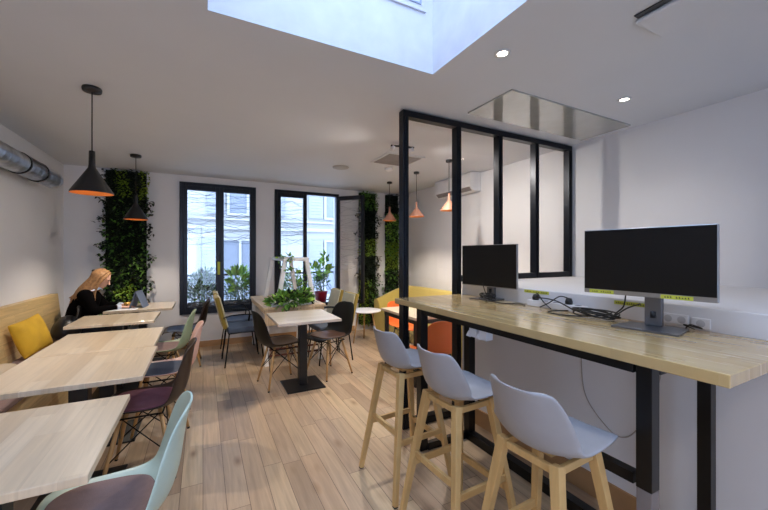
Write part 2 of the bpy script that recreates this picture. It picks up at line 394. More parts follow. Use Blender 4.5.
# outdoor: street, facade opposite, guard rails, plants
struct(box('street', M['street'], (-12, 14, YB+.3, 9.4, -4.1, -4)))
fac = thing('building', 'pale rendered building with shuttered windows across the street behind the glazing', 'building', (0, 9.4, -4))
b = MB(); b.box(-12, 14, 0, .4, 0, 8.6); b.build('wall', M['facade'], fac)
for k, (z, h, dpt) in enumerate(((6.02, .09, .12), (6.25, .05, .07), (3.55, .12, .1))):
    box('cornice', M['facade'], (-12, 14, -dpt, .0, z, z+h), fac, bevel=.01)
for zc in (5.03, 7.15):
    for xc in (-5.2, -2.2, .82, 3.46, 6.4):
        if zc > 6 and xc == .82: xc = 1.0
        fr = MB(); hw, hh = .42, .72
        for (x0, x1, z0, z1) in ((-hw-.06, -hw, -hh-.06, hh+.06), (hw, hw+.06, -hh-.06, hh+.06), (-hw, hw, -hh-.06, -hh), (-hw, hw, hh, hh+.06), (-.03, .03, -hh, hh)):
            fr.box(xc+x0, xc+x1, -.05, .0, zc+z0, zc+z1)
        wf = fr.build('window', M['facade'], fac)
        box('pane', M['fglass'], (xc-hw, xc+hw, -.02, -.001, zc-hh, zc+hh), wf)
        for sgn in (-1, 1):
            sb = MB(); xs = xc+sgn*(hw+.30)
            sb.box(xs-.2, xs+.2, -.05, -.02, zc-hh-.04, zc+hh+.04)
            for j in range(18): sb.box(xs-.17, xs+.17, -.062, -.05, zc-hh+j*.08, zc-hh+j*.08+.05)
            sb.build('shutter', M['shutter'], fac)

def guard(name, x0, x1, label):
    t = thing(name, label, 'railing', ((x0+x1)/2, YB+.27, WZ0)); w = (x1-x0)/2
    b = MB(); b.bar((-w, 0, .57), (w, 0, .57), .03, .03); b.build('top_rail', M['black'], t)
    b = MB(); b.bar((-w, 0, .06), (w, 0, .06), .02); b.build('bottom_rail', M['black'], t)
    b = MB()
    n = 6
    for i in range(n):
        xa = -w+(i+.5)*2*w/n
        b.tube([(xa-w/n, 0, .06), (xa-w/n, 0, .57)], .006, 6)
        pts = [(xa+.06*math.sin(s_*PI*2)*(1-.4*s_), 0, .08+.46*s_) for s_ in [j/16 for j in range(17)]]
        b.tube(pts, .006, 6)
        ring = [(xa+.05*math.cos(a), 0, .3+.05*math.sin(a)) for a in [2*PI*j/14 for j in range(15)]]
        b.tube(ring, .005, 6)
    b.build('scrollwork', M['black'], t)
guard('window_guard', W[0][0]+.01, W[0][1]-.01, 'black wrought iron guard rail outside the window with both panes closed')
guard('window_guard', W[1][0]+.01, W[1][1]-.01, 'black wrought iron guard rail outside the window with the open sash')

def bush(b, c, rx, ry, rz, n, L, W_, mi=(0,), upb=.5):
    c = Vector(c)
    for i in range(n):
        d = Vector((random.gauss(0, 1), random.gauss(0, 1), random.gauss(0, 1))).normalized()
        r = random.random()**.45
        p = c+Vector((d.x*rx, d.y*ry, d.z*rz))*r
        dd = Vector((d.x, d.y, d.z+upb+random.uniform(-.4, .4)))
        s = random.uniform(.6, 1.25)
        b.leaf(p, dd, Vector((random.uniform(-1, 1), random.uniform(-1, 1), 1)), L*s, W_*s, random.choice(mi))
def planted(name, label, cat, loc, potdims, potm, specs, mats, grp=None):
    t = thing(name, label, cat, loc, 0, grp)
    b = MB(); x, y, z = potdims
    b.box(-x/2, x/2, -y/2, y/2, 0, z-.01); b.build('planter_box', potm, t, bevel=.008)
    b = MB()
    for sp in specs: bush(b, *sp)
    b.build('foliage', mats, t)
    b = MB()
    for i in range(14):
        x_ = random.uniform(-x*.42, x*.42); b.tube([(x_, random.uniform(-y/3, y/3), z-.02), (x_*1.1+random.uniform(-.05, .05), 0, z+.25)], .004, 5)
    b.build('stem', M['leafm'], t)
    return t
random.seed(5)
LM = [M['leafd'], M['leafm'], M['leafb'], M['leafg']]
planted('window_planter', 'dark planter of fine grey green fern outside the closed window', 'planter', (.0, YB+.14, WZ0), (.42, .16, .17), M['planter'],
        [((0, 0, .36), .25, .09, .26, 1300, .07, .018, (3, 3, 1, 0), .8), ((.06, 0, .55), .12, .07, .15, 160, .06, .02, (2, 3), .8)], LM)
planted('window_planter', 'dark planter of broad bright green leaves outside the closed window', 'planter', (.5, YB+.14, WZ0), (.42, .16, .17), M['planter'],
        [((0, 0, .32), .23, .08, .2, 520, .06, .026, (1, 3, 3), .6), ((.02, -.01, .48), .16, .07, .18, 70, .16, .07, (2, 2, 1), .9)], LM)
planted('window_planter', 'dark planter of small ferny plants behind the white trestle', 'planter', (1.36, YB+.14, WZ0), (.4, .16, .2), M['planter'],
        [((0, 0, .38), .2, .08, .2, 520, .06, .024, (1, 3, 2), .8)], LM)
t = thing('potted_plant', 'crimson pot of large bright green leaves on the open window ledge', 'potted plant', (1.90, YB+.13, WZ0))
b = MB(); b.lathe([(0, .0), (.085, 0), (.115, .22), (.125, .23), (.118, .235), (.105, .2), (0, .19)]); b.build('pot', M['redpot'], t)
b = MB(); bush(b, (-.06, 0, .62), .2, .07, .13, 46, .14, .10, (2, 2, 1), .5); bush(b, (.0, 0, .4), .12, .08, .16, 120, .09, .025, (1, 0, 3), .9); bush(b, (.07, 0, .80), .05, .04, .13, 16, .12, .07, (2, 1), 1.2); b.build('foliage', LM, t)
b = MB()
for i in range(9): b.tube([(random.uniform(-.05, .05), 0, .19), (random.uniform(-.16, .12), 0, .4+.05*i)], .004, 5)
b.build('stem', M['leafm'], t)

# ------------------------------------------------------------------ green walls
def green_wall(x0, x1, z0, z1, zones, label, seed, dense=1.0):
    random.seed(seed)
    t = thing('moss_panel', label, 'green wall', ((x0+x1)/2, YB, z0), 0)
    w = (x1-x0)/2; h = z1-z0
    box('backing_board', M['moss'], (-w*.93, w*.93, -.035, 0, .01, h-.01), t)
    mats = [M['leafd'], M['leafm'], M['leafl'], M['leafb']]
    b = MB(); n = int(3200*dense*w*2*h)
    for i in range(n):
        x = random.uniform(-w-.0, w+.0); z = random.uniform(0, h)
        mi, bulge, L = zones(x/w, z+z0)
        ed = .03+.04*math.sin(z*17+seed+(2 if x > 0 else 0))+.03*math.sin(z*41+(1 if x > 0 else 0))
        x += ed*(1 if x > 0 else -1)*(abs(x)/w)**2*(1.0 if bulge > .08 else .25)+random.gauss(0, .008)
        dep = .04+bulge*random.random()*(.6+.4*math.sin(x*31+seed)*math.sin(z*23))
        d = Vector((random.uniform(-.8, .8), -1+random.uniform(-.2, .5), random.uniform(-.9, .5)))
        b.leaf((x, -dep, z), d, (random.uniform(-.5, .5), random.uniform(-.3, .3), 1), L*random.uniform(.7, 1.3), L*random.uniform(.4, .7), mi)
    o = b.build('leaf_covering', mats, t)
    return t
def zA(u, z):
    if z > 2.2: return (2 if (u > .65 or (abs(u+.1+.5*(z-2.3)) < .3 and random.random() < .8)) else 0), .05, .05
    if u > .75 and z < .72: return 2, .02, .03
    if .7 < z < 1.05 and (u-.05)**2*3.2+((z-.9)/.12)**2 < 1 + .4*math.sin(u*9): return random.choice((2, 2, 3)), .06, .05
    return random.choice((0, 0, 0, 1)) if z < 1.7 else random.choice((0, 0, 0, 0, 0, 1)), .12, .065
def zB(u, z):
    if z > 2.25: return random.choice((1, 1, 0)), .06, .06
    if z > 1.72: return 0, .11, .065
    if z > 1.38: return random.choice((2, 2, 3)), .03, .04
    if z > .95: return 0, .12, .06
    if u < .1: return random.choice((2, 2, 0)), .05, .05
    return random.choice((0, 0, 1)), .1, .06
def zC(u, z):
    if z > 2.2: return 0, .06, .06
    if z > 1.65: return random.choice((1, 1, 3, 0)), .07, .07
    if z > 1.35: return random.choice((1, 2)), .07, .06
    if z > 1.12: return 2, .03, .04
    return random.choice((0, 0, 1)), .12, .065
green_wall(-1.20, -.70, .45, 2.585, zA, 'wide dark green plant wall panel behind the seated person', 3, 1.0)
green_wall(2.57, 2.93, .1, 2.57, zB, 'narrow vertical plant wall strip beside the open window sash', 4, 1.1)
green_wall(3.13, 3.42, .62, 2.57, zC, 'narrowest plant wall strip near the right corner above the mustard sofa', 6, 1.3)

# ------------------------------------------------------------------ glazed partition
PY = 2.47
pt = thing('glazed_partition', 'dark steel framed glass partition reaching the ceiling beside the wooden counter', 'glass partition', (0, 0, 0))
pw = .052; pd = .07; top = H-.012
xs = [1.46, 2.005, 2.505, 3.01, 3.535]
for i, x in enumerate(xs):
    z0 = 0 if i < 2 else LZ+.002
    b = MB(); b.box(x-pw/2, x+pw/2, PY-pd/2, PY+pd/2, z0, top-.05)
    b.box(x-pw/2+.02, x+pw/2-.02, PY-pd/2-.008, PY-pd/2, z0+.002, top-.052)
    b.build('post', M['rail'], pt, bevel=.002)
b = MB(); b.box(xs[0]-pw/2, xs[-1]+pw/2, PY-pd/2, PY+pd/2, top-.05, top); b.build('top_rail', M['rail'], pt, bevel=.002)
b = MB(); b.box(xs[1]+pw/2, xs[-1]-pw/2, PY-pd/2, PY+pd/2, LZ+.002, LZ+.055); b.build('sill_rail', M['rail'], pt, bevel=.002)
b = MB(); b.box(xs[0]+pw/2, xs[1]-pw/2, PY-pd/2, PY+pd/2, 0.002, .06); b.build('bottom_rail', M['rail'], pt, bevel=.002)
for i in range(4):
    z0 = .06 if i == 0 else LZ+.055
    box('glass_pane', M['glass'], (xs[i]+pw/2, xs[i+1]-pw/2, PY-.004, PY+.004, z0, top-.05), pt)

# ------------------------------------------------------------------ bar counter
ct = thing('bar_counter', 'long butcher block bar counter on black steel legs along the low wall', 'bar counter', (0, 0, 0))
CX0, CX1, CY0, CY1, CZ = 1.35, 2.035, -.0, 2.425, 1.07
CY0 = .438
# the worktop's near end stops just beside the photographer
b = MB(); b.box(CX0, CX1, CY0, CY1, CZ-.04, CZ); b.build('worktop', M['counter'], ct, bevel=.003)
lw = .075
def leg(x, y, z0=0, z1=CZ-.04, m='blackm', name='leg', w=lw):
    b = MB(); b.box(x-w/2, x+w/2, y-w/2, y+w/2, z0, z1); return b.build(name, M[m], ct, bevel=.002)
leg(1.42, 2.14, w=.06); leg(1.83, 2.10, w=.06); leg(1.84, .67, w=.046)
leg(1.425, .685, .575, w=.052); tag(leg(1.425, .685, 0, .575, 'gaugrey', 'leg_sleeve', .05), 'grey lower sleeve of the nearest front leg')
b = MB(); b.box(1.40, 1.45, .72, 2.11, CZ-.085, CZ-.041); b.box(1.81, 1.85, .715, 2.07, CZ-.085, CZ-.041); b.box(1.46, 1.825, .66, .71, CZ-.085, CZ-.041); b.box(1.45, 1.80, 2.1, 2.15, CZ-.085, CZ-.041)
b.build('under_frame', M['blackm'], ct)
b = MB(); b.box(1.405, 1.445, .723, 2.11, .575, .615); b.build('front_rail', M['blackm'], ct)
b = MB(); b.box(1.80, 1.86, .715, 2.13, .0, .06); b.build('floor_rail', M['blackm'], ct, bevel=.002)
b = MB(); b.box(1.45, 1.80, 2.1, 2.14, .0, .05); b.build('cross_rail', M['blackm'], ct, bevel=.002)
for k, yy in enumerate((1.58, 1.50)):
    o = MB(); o.box(-.025, .025, -.03, .03, -.05, 0); o.tube([(-.02, .03, -.02), (-.03, .04, -.045), (.0, .045, -.055)], .008)
    q = o.build('cable_clamp', M['white'], loc=(1.425, yy, CZ-.0855), bevel=.006); tag(q, ('white plastic clamp under the counter edge, farther of the two', 'white plastic clamp under the counter edge, nearer of the two')[k], 'clamp', 'clamps under the counter')

# ------------------------------------------------------------------ monitors
def labelstrip(parent, x, z, w, h, y, name='label_strip'):
    b = MB(); b.box(x-w/2, x+w/2, y-.0006, y, z-h/2, z+h/2)
    s = b.build(name, M['tape'], parent)
    t = MB(); n = 9
    for i in range(n):
        if i == 3: continue
        xx = x-w*.36+i*w*.72/(n-1)
        t.box(xx-.0022, xx+.0022, y-.0009, y-.0007, z-h*.22, z+h*(.1+.12*((i*7) % 3)/2))
        t.box(xx-.0022, xx+.004, y-.0009, y-.0007, z-h*.22, z-h*.1)
    t.build('handwriting', M['ink'], s); return s
def monitor(loc, rz, label, zb, zt, w, strips, basew, so=.0):
    t = thing('monitor', label, 'monitor', loc, rz)   # local: screen faces -y ; x to the right
    h = zt-zb
    b = MB(); b.box(-w/2, w/2, 0, .018, zb, zt); b.box(-w*.3, w*.3, .018, .04, zb+.05, zt-.08); b.build('housing', M['silver'], t, bevel=.003)
    box('display', M['screen'], (-w/2+.004, w/2-.004, -.002, .0, zb+(.022 if strips else .006), zt-.004), t)
    b = MB(); b.box(so-.035, so+.035, .035, .06, .012, zb+.12); n = b.build('stand', M['dsilver'], t, bevel=.004)
    b = MB(); b.tube([(so, .034, .05), (so, .034, .08)], .012); b.build('cable_hole', M['black'], n)
    b = MB(); b.add([(-basew/2, -.09, 0), (basew/2, -.09, 0), (basew/2*.9, .10, 0), (-basew/2*.9, .10, 0), (-basew/2, -.09, .01), (basew/2, -.09, .01), (basew/2*.9, .10, .01), (-basew/2*.9, .10, .01)],
                    [(0, 3, 2, 1), (4, 5, 6, 7), (0, 1, 5, 4), (1, 2, 6, 5), (2, 3, 7, 6), (3, 0, 4, 7)]); b.v = [(v[0]+so, v[1], v[2]) for v in b.v]; b.build('base', M['dsilver'], t, bevel=.002)
    for (x, wd) in strips: labelstrip(t, x, zb+.010, wd, .018, -.0006)
    return t
# facing -X: local -y -> world -x : rz = -90deg
monitor((1.843, .907, CZ), R(-90+7.3), 'large black monitor with yellow labels on its lower bezel', .147, .475, .53, [(-.18, .115), (.128, .115)], .26, .03)
monitor((1.945, 2.03, CZ), R(-90+5.5), 'black monitor beside the glass partition post, no yellow labels', .097, .422, .53, [], .2)

def ledge_label(y, w, z, label):
    t = thing('label_strip', label, 'label', (LX-.0015, y, z), R(-90))
    b = MB(); b.box(-w/2, w/2, -.0006, 0, -.01, .01); b.build('tape', M['tape'], t)
    q = MB()
    for i in range(14):
        if i in (4, 9): continue
        xx = -w*.42+i*w*.84/13; q.box(xx-.003, xx+.002, -.001, -.0007, -.005, .002+.003*((i*5) % 3)/2); q.box(xx-.003, xx+.005, -.001, -.0007, -.005, -.003)
    q.build('handwriting', M['ink'], t)
ledge_label(1.66, .20, 1.158, 'yellow tape label on the low wall between the two monitors')
ledge_label(1.06, .17, 1.152, 'yellow tape label on the low wall behind the larger monitor')

def socket(y, z, w, label, holes):
    t = thing('wall_socket', label, 'socket', (LX, y, z), R(-90))
    box('plate', M['white'], (-w/2, w/2, -.01, 0, -.025, .025), t, bevel=.004)
    b = MB()
    for i in range(holes):
        b = MB(); x = -w/2+w*(i+.5)/holes; b.lathe([(0, -.0115), (.014, -.0115), (.017, -.0105)], (x, 0, 0), 16, 0, 'y'); b.build('socket_hole', mat('grey_socket_recess', (186, 186, 190), .6), t)
socket(.86, 1.105, .11, 'white double wall socket behind the larger monitor base', 2)
socket(.76, 1.10, .07, 'pale single socket plate on the low wall at the end nearest the viewer', 1)
# power strip between the monitors
t = thing('power_strip', 'white power strip lying on the counter against the low wall', 'power strip', (1.985, 1.47, CZ), R(-90))
box('housing', M['white'], (-.2, .2, -.028, .028, 0, .042), t, bevel=.006)
outm = mat('outlet_recess', (110, 110, 115), .6)
for i in range(5):
    b = MB(); b.lathe([(0, .0435), (.017, .0435), (.02, .0425)], (-.15+i*.075, 0, 0), 16); b.build('outlet', outm, t)
for k, (x, lab) in enumerate(((-.15, 'black plug in the power strip end nearest the glass partition'), (.09, 'black plug in the power strip closer to the cable coil'))):
    q = thing('power_plug', lab, 'plug', (1.985, 1.47-x, CZ+.043), 0)
    b = MB(); b.lathe([(0, 0), (.02, 0), (.022, .015), (.016, .035), (.0, .04)]); b.build('plug_body', M['black'], q)
    b = MB(); b.tube(spline([(0, 0, .035), (-.03, (-1)**k*-.04, .045), (-.05, (-1)**k*-.10, .0), (-.06, (-1)**k*-.16, -.035)]), .0035); b.build('lead', M['cable'], q)
def cable(pts, label, r=.004, m='cable', n=8, name='cable', cat='cable'):
    b = MB(); b.tube(spline(pts, n), r, 6); o = b.build(name, M[m]); tag(o, label, cat); return o
z = CZ+.005
cable([(1.86, 1.95, z), (1.82, 1.9, z+.01), (1.86, 1.8, z), (1.95, 1.72, z), (1.93, 1.66, z)], 'black cable running from the partition monitor to the power strip')
random.seed(9)
pts = []
for i in range(46):
    a = i*.62; rr = .055+.012*math.sin(i*1.7); pts.append((1.90+rr*math.cos(a)*.75, 1.98+rr*math.sin(a)*1.1, z+.006+.04*abs(math.sin(i*.37))))
cable(pts, 'tangled black cable around the foot of the partition monitor', .0035)
pts = []
for i in range(60):
    a = i*.55; rr = .085+.018*math.sin(i*.9); pts.append((1.90+rr*math.cos(a)*.6+.006*math.sin(i), 1.17+rr*math.sin(a)*1.25, z+.004+.032*abs(math.sin(i*.31))))
cable(pts, 'coiled black cable heaped on the counter left of the larger monitor', .004)
cable([(1.95, 1.36, z+.005), (1.86, 1.42, z), (1.80, 1.36, z), (1.84, 1.24, z), (1.86, 1.16, z+.01)], 'black cable looping from the power strip to the coil')
cable([(1.98, 1.63, z+.04), (1.95, 1.55, z+.06), (1.93, 1.42, z+.055), (1.95, 1.32, z+.01)], 'black lead arching over the power strip')
cable([(1.86, .99, CZ+.15), (1.86, 1.0, CZ+.09), (1.87, 1.04, CZ+.05), (1.9, 1.08, z+.01)], 'black cable hanging from the larger monitor edge', .0035)
cable([(1.87, .93, CZ+.11), (1.87, .99, CZ+.08), (1.86, 1.05, CZ+.03), (1.88, 1.1, z+.01)], 'black cable from the larger monitor stand down to the coil', .0035)
cable([(1.99, .80, z), (1.96, .77, z+.025), (1.99, .74, z+.01), (1.97, .80, z+.02), (2.0, .77, z)], 'small knot of cable below the wall sockets', .003)
cable([(1.87, 2.0, CZ+.13), (1.88, 1.98, CZ+.06), (1.87, 1.93, CZ+.02), (1.9, 1.9, z)], 'black cable hanging behind the partition monitor', .003)
cable([(LX-.004, 1.33, 1.03), (LX-.004, 1.335, .8), (LX-.004, 1.31, .58), (LX-.004, 1.20, .45), (LX-.004, 1.11, .415), (LX-.004, 1.03, .49), (LX-.004, .94, .72), (LX-.004, .89, 1.03)], 'thin grey cable drooping on the wall under the counter', .003, 'greycable')
o = box('paper_sheet', M['paper'], (1.56, 1.72, 2.05, 2.26, CZ, CZ+.001)); o.hide_render = True
bpy.data.objects.remove(o)

# ------------------------------------------------------------------ shells & chairs
def lerp_prof(prof, n):
    """prof rows of (y, z, halfwidth, wrap)"""
    pts = [Vector((p[0], p[1], p[2])) for p in prof]; wr = [Vector((p[3], 0, 0)) for p in prof]
    a = spline(pts, n); c = spline(wr, n); return [(p.x, p.y, p.z, q.x) for p, q in zip(a, c)]
def shell_mb(prof, n=3, cols=13, pw=2.4):
    P = lerp_prof(prof, n); rows = []
    for i, (y, z, hw, wr) in enumerate(P):
        y0, z0 = P[max(0, i-1)][:2]; y1, z1 = P[min(len(P)-1, i+1)][:2]
        ty, tz = y1-y0, z1-z0; L = math.hypot(ty, tz) or 1; ny, nz = tz/L, -ty/L    # going front->back->up: tangent (-y,+z); inner normal
        row = []
        for k in range(cols):
            u = -1+2*k/(cols-1); u = math.copysign(abs(u)**.9, u)
            o = wr*abs(u)**pw
            row.append((hw*u, y+ny*o, z+nz*o))
        rows.append(row)
    b = MB(); b.grid(rows); return b
# side chair, front at +y
SIDE = [(.222, .425, .13, .0), (.215, .442, .17, .004), (.19, .452, .2, .012), (.12, .448, .22, .024), (.0, .432, .23, .04), (-.10, .428, .23, .05), (-.175, .442, .226, .064),
        (-.228, .49, .22, .075), (-.258, .575, .212, .075), (-.272, .67, .202, .062), (-.284, .75, .18, .044), (-.294, .793, .147, .028), (-.301, .815, .10, .014), (-.304, .823, .05, .006)]
PAD = [(.18, .458, .10, .0), (.165, .460, .15, .004), (.1, .455, .185, .014), (.0, .442, .195, .022), (-.09, .438, .18, .028), (-.15, .450, .14, .022), (-.17, .462, .09, .01)]
def side_chair(name, shellm, padm, label, cat='chair', group=None, legm='legwood', metal=False, pad_label=None):
    t = thing(name, label, cat, group=group)
    shell_mb(SIDE).build('shell', shellm, t, solid=.009, solid_off=0, sub=1)
    if padm:
        p = shell_mb(PAD, 2, 11, 2.0).build('seat_pad', padm, t, solid=.016, solid_off=0, sub=1)
    for sx in (-1, 1):
        for sy in (-1, 1):
            b = MB()
            if metal: b.tube([(sx*.13, sy*.11, .425), (sx*.2, sy*.19, 0)], .009, 8)
            else:
                b.tube([(sx*.105, sy*.10, .43), (sx*.15, sy*.145, .22), (sx*.195, sy*.19, .012), ], [.0115, .014, .0095], 10)
                b.tube([(sx*.195, sy*.19, .012), (sx*.197, sy*.192, 0)], .0105, 10, mi=1)
            b.build('leg', [M[legm], M['black']], t)
    b = MB(); q = .004
    for s1 in (-1, 1):
        b.tube([(s1*.115, .11, .41), (s1*.17, -.165, .15)], q, 5); b.tube([(s1*.115, -.11, .41), (s1*.17, .165, .15)], q, 5)
        b.tube([(.115, s1*.11, .41), (-.17, s1*.165, .15)], q, 5); b.tube([(-.115, s1*.11, .41), (.17, s1*.165, .15)], q, 5)
        b.tube([(s1*.14, -.12, .405), (s1*.14, .12, .405)], .006, 5); b.tube([(-.14, s1*.12, .405), (.14, s1*.12, .405)], .006, 5)
    b.build('wire_brace', M['wire'], t)
    return t
def place(t, x, y, face, z=0):
    t.location = (x, y, z); t.rotation_euler = (0, 0, R(face-90)); return t
G1 = 'moulded shell chairs along the table row'
place(side_chair('shell_chair', M['mint'], M['mauve'], 'mint shell chair with mauve pad at the nearest table of the row', group=G1), -.345, 1.66, 180)
place(side_chair('shell_chair', M['brown'], M['plum'], 'dark brown shell chair with plum pad between the mint and pink chairs', group=G1), -.345, 2.78, 178)
place(side_chair('shell_chair', M['pink'], M['slate'], 'pale pink shell chair with slate pad behind the plum padded chair', group=G1), -.30, 3.46, 181)
place(side_chair('shell_chair', M['sage'], M['mauve'], 'sage green shell chair tucked between pale tables of the row', group=G1), -.37, 4.26, 177)
place(side_chair('shell_chair', M['brown'], M['slate'], 'dark brown shell chair with slate pad opposite the seated person', group=G1), -.22, 5.18, 180)
G2 = 'black shell chairs at the small pedestal table'
place(side_chair('shell_chair', M['blk_shell'], M['brownpad'], 'black shell chair left of the small pedestal table, back to the olive chairs', group=G2), .76, 3.95, 8)
place(side_chair('shell_chair', M['blk_shell'], M['brownpad'], 'black shell chair right of the small pedestal table, near the round side table', group=G2), 1.33, 4.0, 201)
G3 = 'orange chairs behind the partition'
place(side_chair('shell_chair', M['orange'], None, 'orange shell chair on the far side of the table behind the partition', group=G3, legm='blackm', metal=True), 2.60, 4.30, -80).scale = (1, 1, .87)
place(side_chair('shell_chair', M['orange'], None, 'orange shell chair just behind the partition, under the counter in view', group=G3, legm='blackm', metal=True), 2.12, 2.98, 80).scale = (1, 1, .95)

# bar stools
STOOL = [(.222, .709, .105, 0), (.218, .724, .135, .002), (.195, .735, .158, .008), (.13, .737, .176, .014), (.04, .725, .184, .024), (-.06, .715, .186, .040), (-.12, .731, .184, .062),
         (-.152, .780, .178, .072), (-.172, .84, .168, .07), (-.186, .895, .156, .058), (-.194, .928, .142, .048), (-.199, .945, .124, .040), (-.20, .952, .10, .034)]
def bar_stool(label):
    t = thing('bar_stool', label, 'bar stool', group='white bar stools at the counter')
    shell_mb(STOOL, 3, 13, 2.2).build('seat_shell', M['stool'], t, solid=.011, solid_off=0, sub=1)
    tops = {}; feet = {}
    for sx in (-1, 1):
        for sy in (-1, 1):
            a = Vector((sx*.112, sy*.108, .705)); f = Vector((sx*.212, sy*.21, .006)); tops[sx, sy] = a; feet[sx, sy] = f
            b = MB(); b.bar(a, f, .038, .038, .028, .026, up=(0, 1, 0)); b.bar(f, f-Vector((0, 0, .006)), .026, mi=1)
            b.build('leg', [M['stoolwood'], M['black']], t, bevel=.003)
    b = MB()
    for s1 in (-1, 1):
        b.bar((s1*.112, -.108, .682), (s1*.112, .108, .682), .018, .028); b.bar((-.112, s1*.108, .682), (.112, s1*.108, .682), .018, .028)
    b.box(-.06, .06, -.06, .06, .69, .708); b.build('seat_frame', M['stoolwood'], t, bevel=.003)
    def at(sx, sy, z):
        a, f = tops[sx, sy], feet[sx, sy]; k = (a.z-z)/(a.z-f.z); return a+(f-a)*k
    for (p, q, z_) in (((-1, -1), (1, -1), .37), ((-1, 1), (1, 1), .26), ((-1, -1), (-1, 1), .32), ((1, -1), (1, 1), .32)):
        b = MB(); A, B = at(*p, z_), at(*q, z_); b.bar(A, B, .018, .032); b.build('stretcher', M['stoolwood'], t, bevel=.002)
    return t
proto = bar_stool('white bar stool closest to the glass partition')
for i, (x, y, f, lab) in enumerate(((1.155, 1.935, 3, None), (1.16, 1.42, 3, 'white bar stool in the middle of the three at the counter'), (1.165, .90, 3, 'white bar stool directly in front of the larger monitor, farthest from the partition'))):
    o = proto if i == 0 else copy_tree(proto)
    if lab: o['label'] = lab
    place(o, x, y, f)

# ------------------------------------------------------------------ tables in the row
def ped_table(x0, x1, y0, y1, label, m=None, group='pale oak tables in the row', col=.09, th=.028, basew=.2, ztop=.75, name='pedestal_table', gc=True):
    cx, cy = (x0+x1)/2, (y0+y1)/2; t = thing(name, label, 'table', (cx, cy, 0), 0, group)
    w, d = (x1-x0)/2, (y1-y0)/2
    b = MB(); b.box(-w, w, -d, d, ztop-th, ztop); b.build('tabletop', m or M['table'], t, bevel=.003)
    b = MB(); b.box(-col/2, col/2, -col/2, col/2, .014, ztop-th-.006); b.build('column', M['black'], t, bevel=.004)
    b = MB(); b.box(-w*.6, w*.6, -d*.45, d*.45, ztop-th-.007, ztop-th); b.build('mount_plate', M['black'], t)
    b = MB(); b.box(-basew, basew, -basew, basew, 0, .014); b.build('base_plate', M['black'], t, bevel=.004)
    return t
ped_table(-1.0, -.31, 1.355, 2.05, 'pale oak table nearest the viewer, beside the mint chair')
ped_table(-1.0, -.295, 2.32, 3.035, 'second pale oak table from the viewer, beside the plum padded chair')
ped_table(-1.0, -.32, 3.045, 3.80, 'pale oak table pushed against the second one, beside the pink chair')
ped_table(-1.14, -.44, 4.2, 4.84, 'pale oak table between the seated person and the joined pair of tables')
ped_table(-1.03, -.34, 5.09, 5.78, 'pale oak table with the tablet, where the person sits')
ped_table(.64, 1.28, 3.43, 4.14, 'small square oak table on a black pedestal in the middle of the room', M['table_c'], None, basew=.2, col=.085)

# bench
bt = thing('bench', 'long oak bench with mauve seat pad along the left wall', 'bench', (0, 0, 0))
b = MB(); b.box(XL+.004, -1.11, .2, 5.62, 0, .42); b.build('bench_box', M['bench'], bt, bevel=.004)
b = MB(); rows = []
b.add([(XL+.003, .2, .42), (XL+.13, .2, .42), (XL+.075, .2, .945), (XL+.003, .2, .945), (XL+.003, 5.56, .42), (XL+.13, 5.56, .42), (XL+.075, 5.56, .945), (XL+.003, 5.56, .945)],
      [(0, 1, 2, 3), (7, 6, 5, 4), (1, 5, 6, 2), (2, 6, 7, 3), (0, 4, 5, 1), (3, 7, 4, 0)]); b.build('backrest', M['bench'], bt, bevel=.004)
b = MB(); b.box(XL+.14, -1.095, .2, 5.6, .421, .475); b.build('seat_pad', M['pad'], bt, bevel=.015, seg=3)

def cushion(w, h, d, m, name, label, n=12):
    rows = []; b = MB()
    for sgn in (1, -1):
        rows = []
        for i in range(n+1):
            u = -1+2*i/n; row = []
            for k in range(n+1):
                v = -1+2*k/n
                e = (1-u**4)*(1-v**4); e = max(0, e)**.6
                px = u*w/2*(1-.07*(1-abs(u))*0-.06*(1-v*v)); pz = v*h/2*(1-.06*(1-u*u))
                row.append((px, sgn*d/2*e+.006*math.sin(7*u+3*v)*e, pz))
            rows.append(row if sgn > 0 else row[::-1])
        b.grid(rows)
    bm_o = b.build(name, m, recalc=True, sub=1); tag(bm_o, label, 'cushion'); return bm_o
c = cushion(.35, .35, .12, M['yellow'], 'cushion', 'yellow cushion leaning on the bench backrest'); c.location = (-1.39, 4.32, .675); c.rotation_euler = (R(16), R(10), R(-108))
c = cushion(.36, .34, .14, M['beige'], 'cushion', 'beige cushion lying on the bench seat pad at the photo edge'); c.location = (-1.34, 3.47, .545); c.rotation_euler = (R(90), 0, R(20))

# bag
t = thing('handbag', 'black leather bag on the bench beside the seated person', 'bag', (-1.33, 5.0, .476), R(8))
b = MB(); b.add([(-.13, -.2, 0), (.13, -.2, 0), (.13, .2, 0), (-.13, .2, 0), (-.15, -.23, .13), (.16, -.22, .13), (.15, .22, .14), (-.14, .22, .14), (-.07, -.19, .27), (.09, -.17, .25), (.08, .18, .29), (-.06, .19, .28)],
               [(0, 3, 2, 1), (0, 1, 5, 4), (1, 2, 6, 5), (2, 3, 7, 6), (3, 0, 4, 7), (4, 5, 9, 8), (5, 6, 10, 9), (6, 7, 11, 10), (7, 4, 8, 11), (8, 9, 10, 11)], 0, True)
b.build('bag_body', M['bag'], t, sub=3)
b = MB(); b.tube(spline([(.09, -.13, .2), (.11, -.11, .31), (.1, 0, .36), (.11, .1, .32), (.09, .13, .2)]), .009); b.build('strap', M['bag'], t)

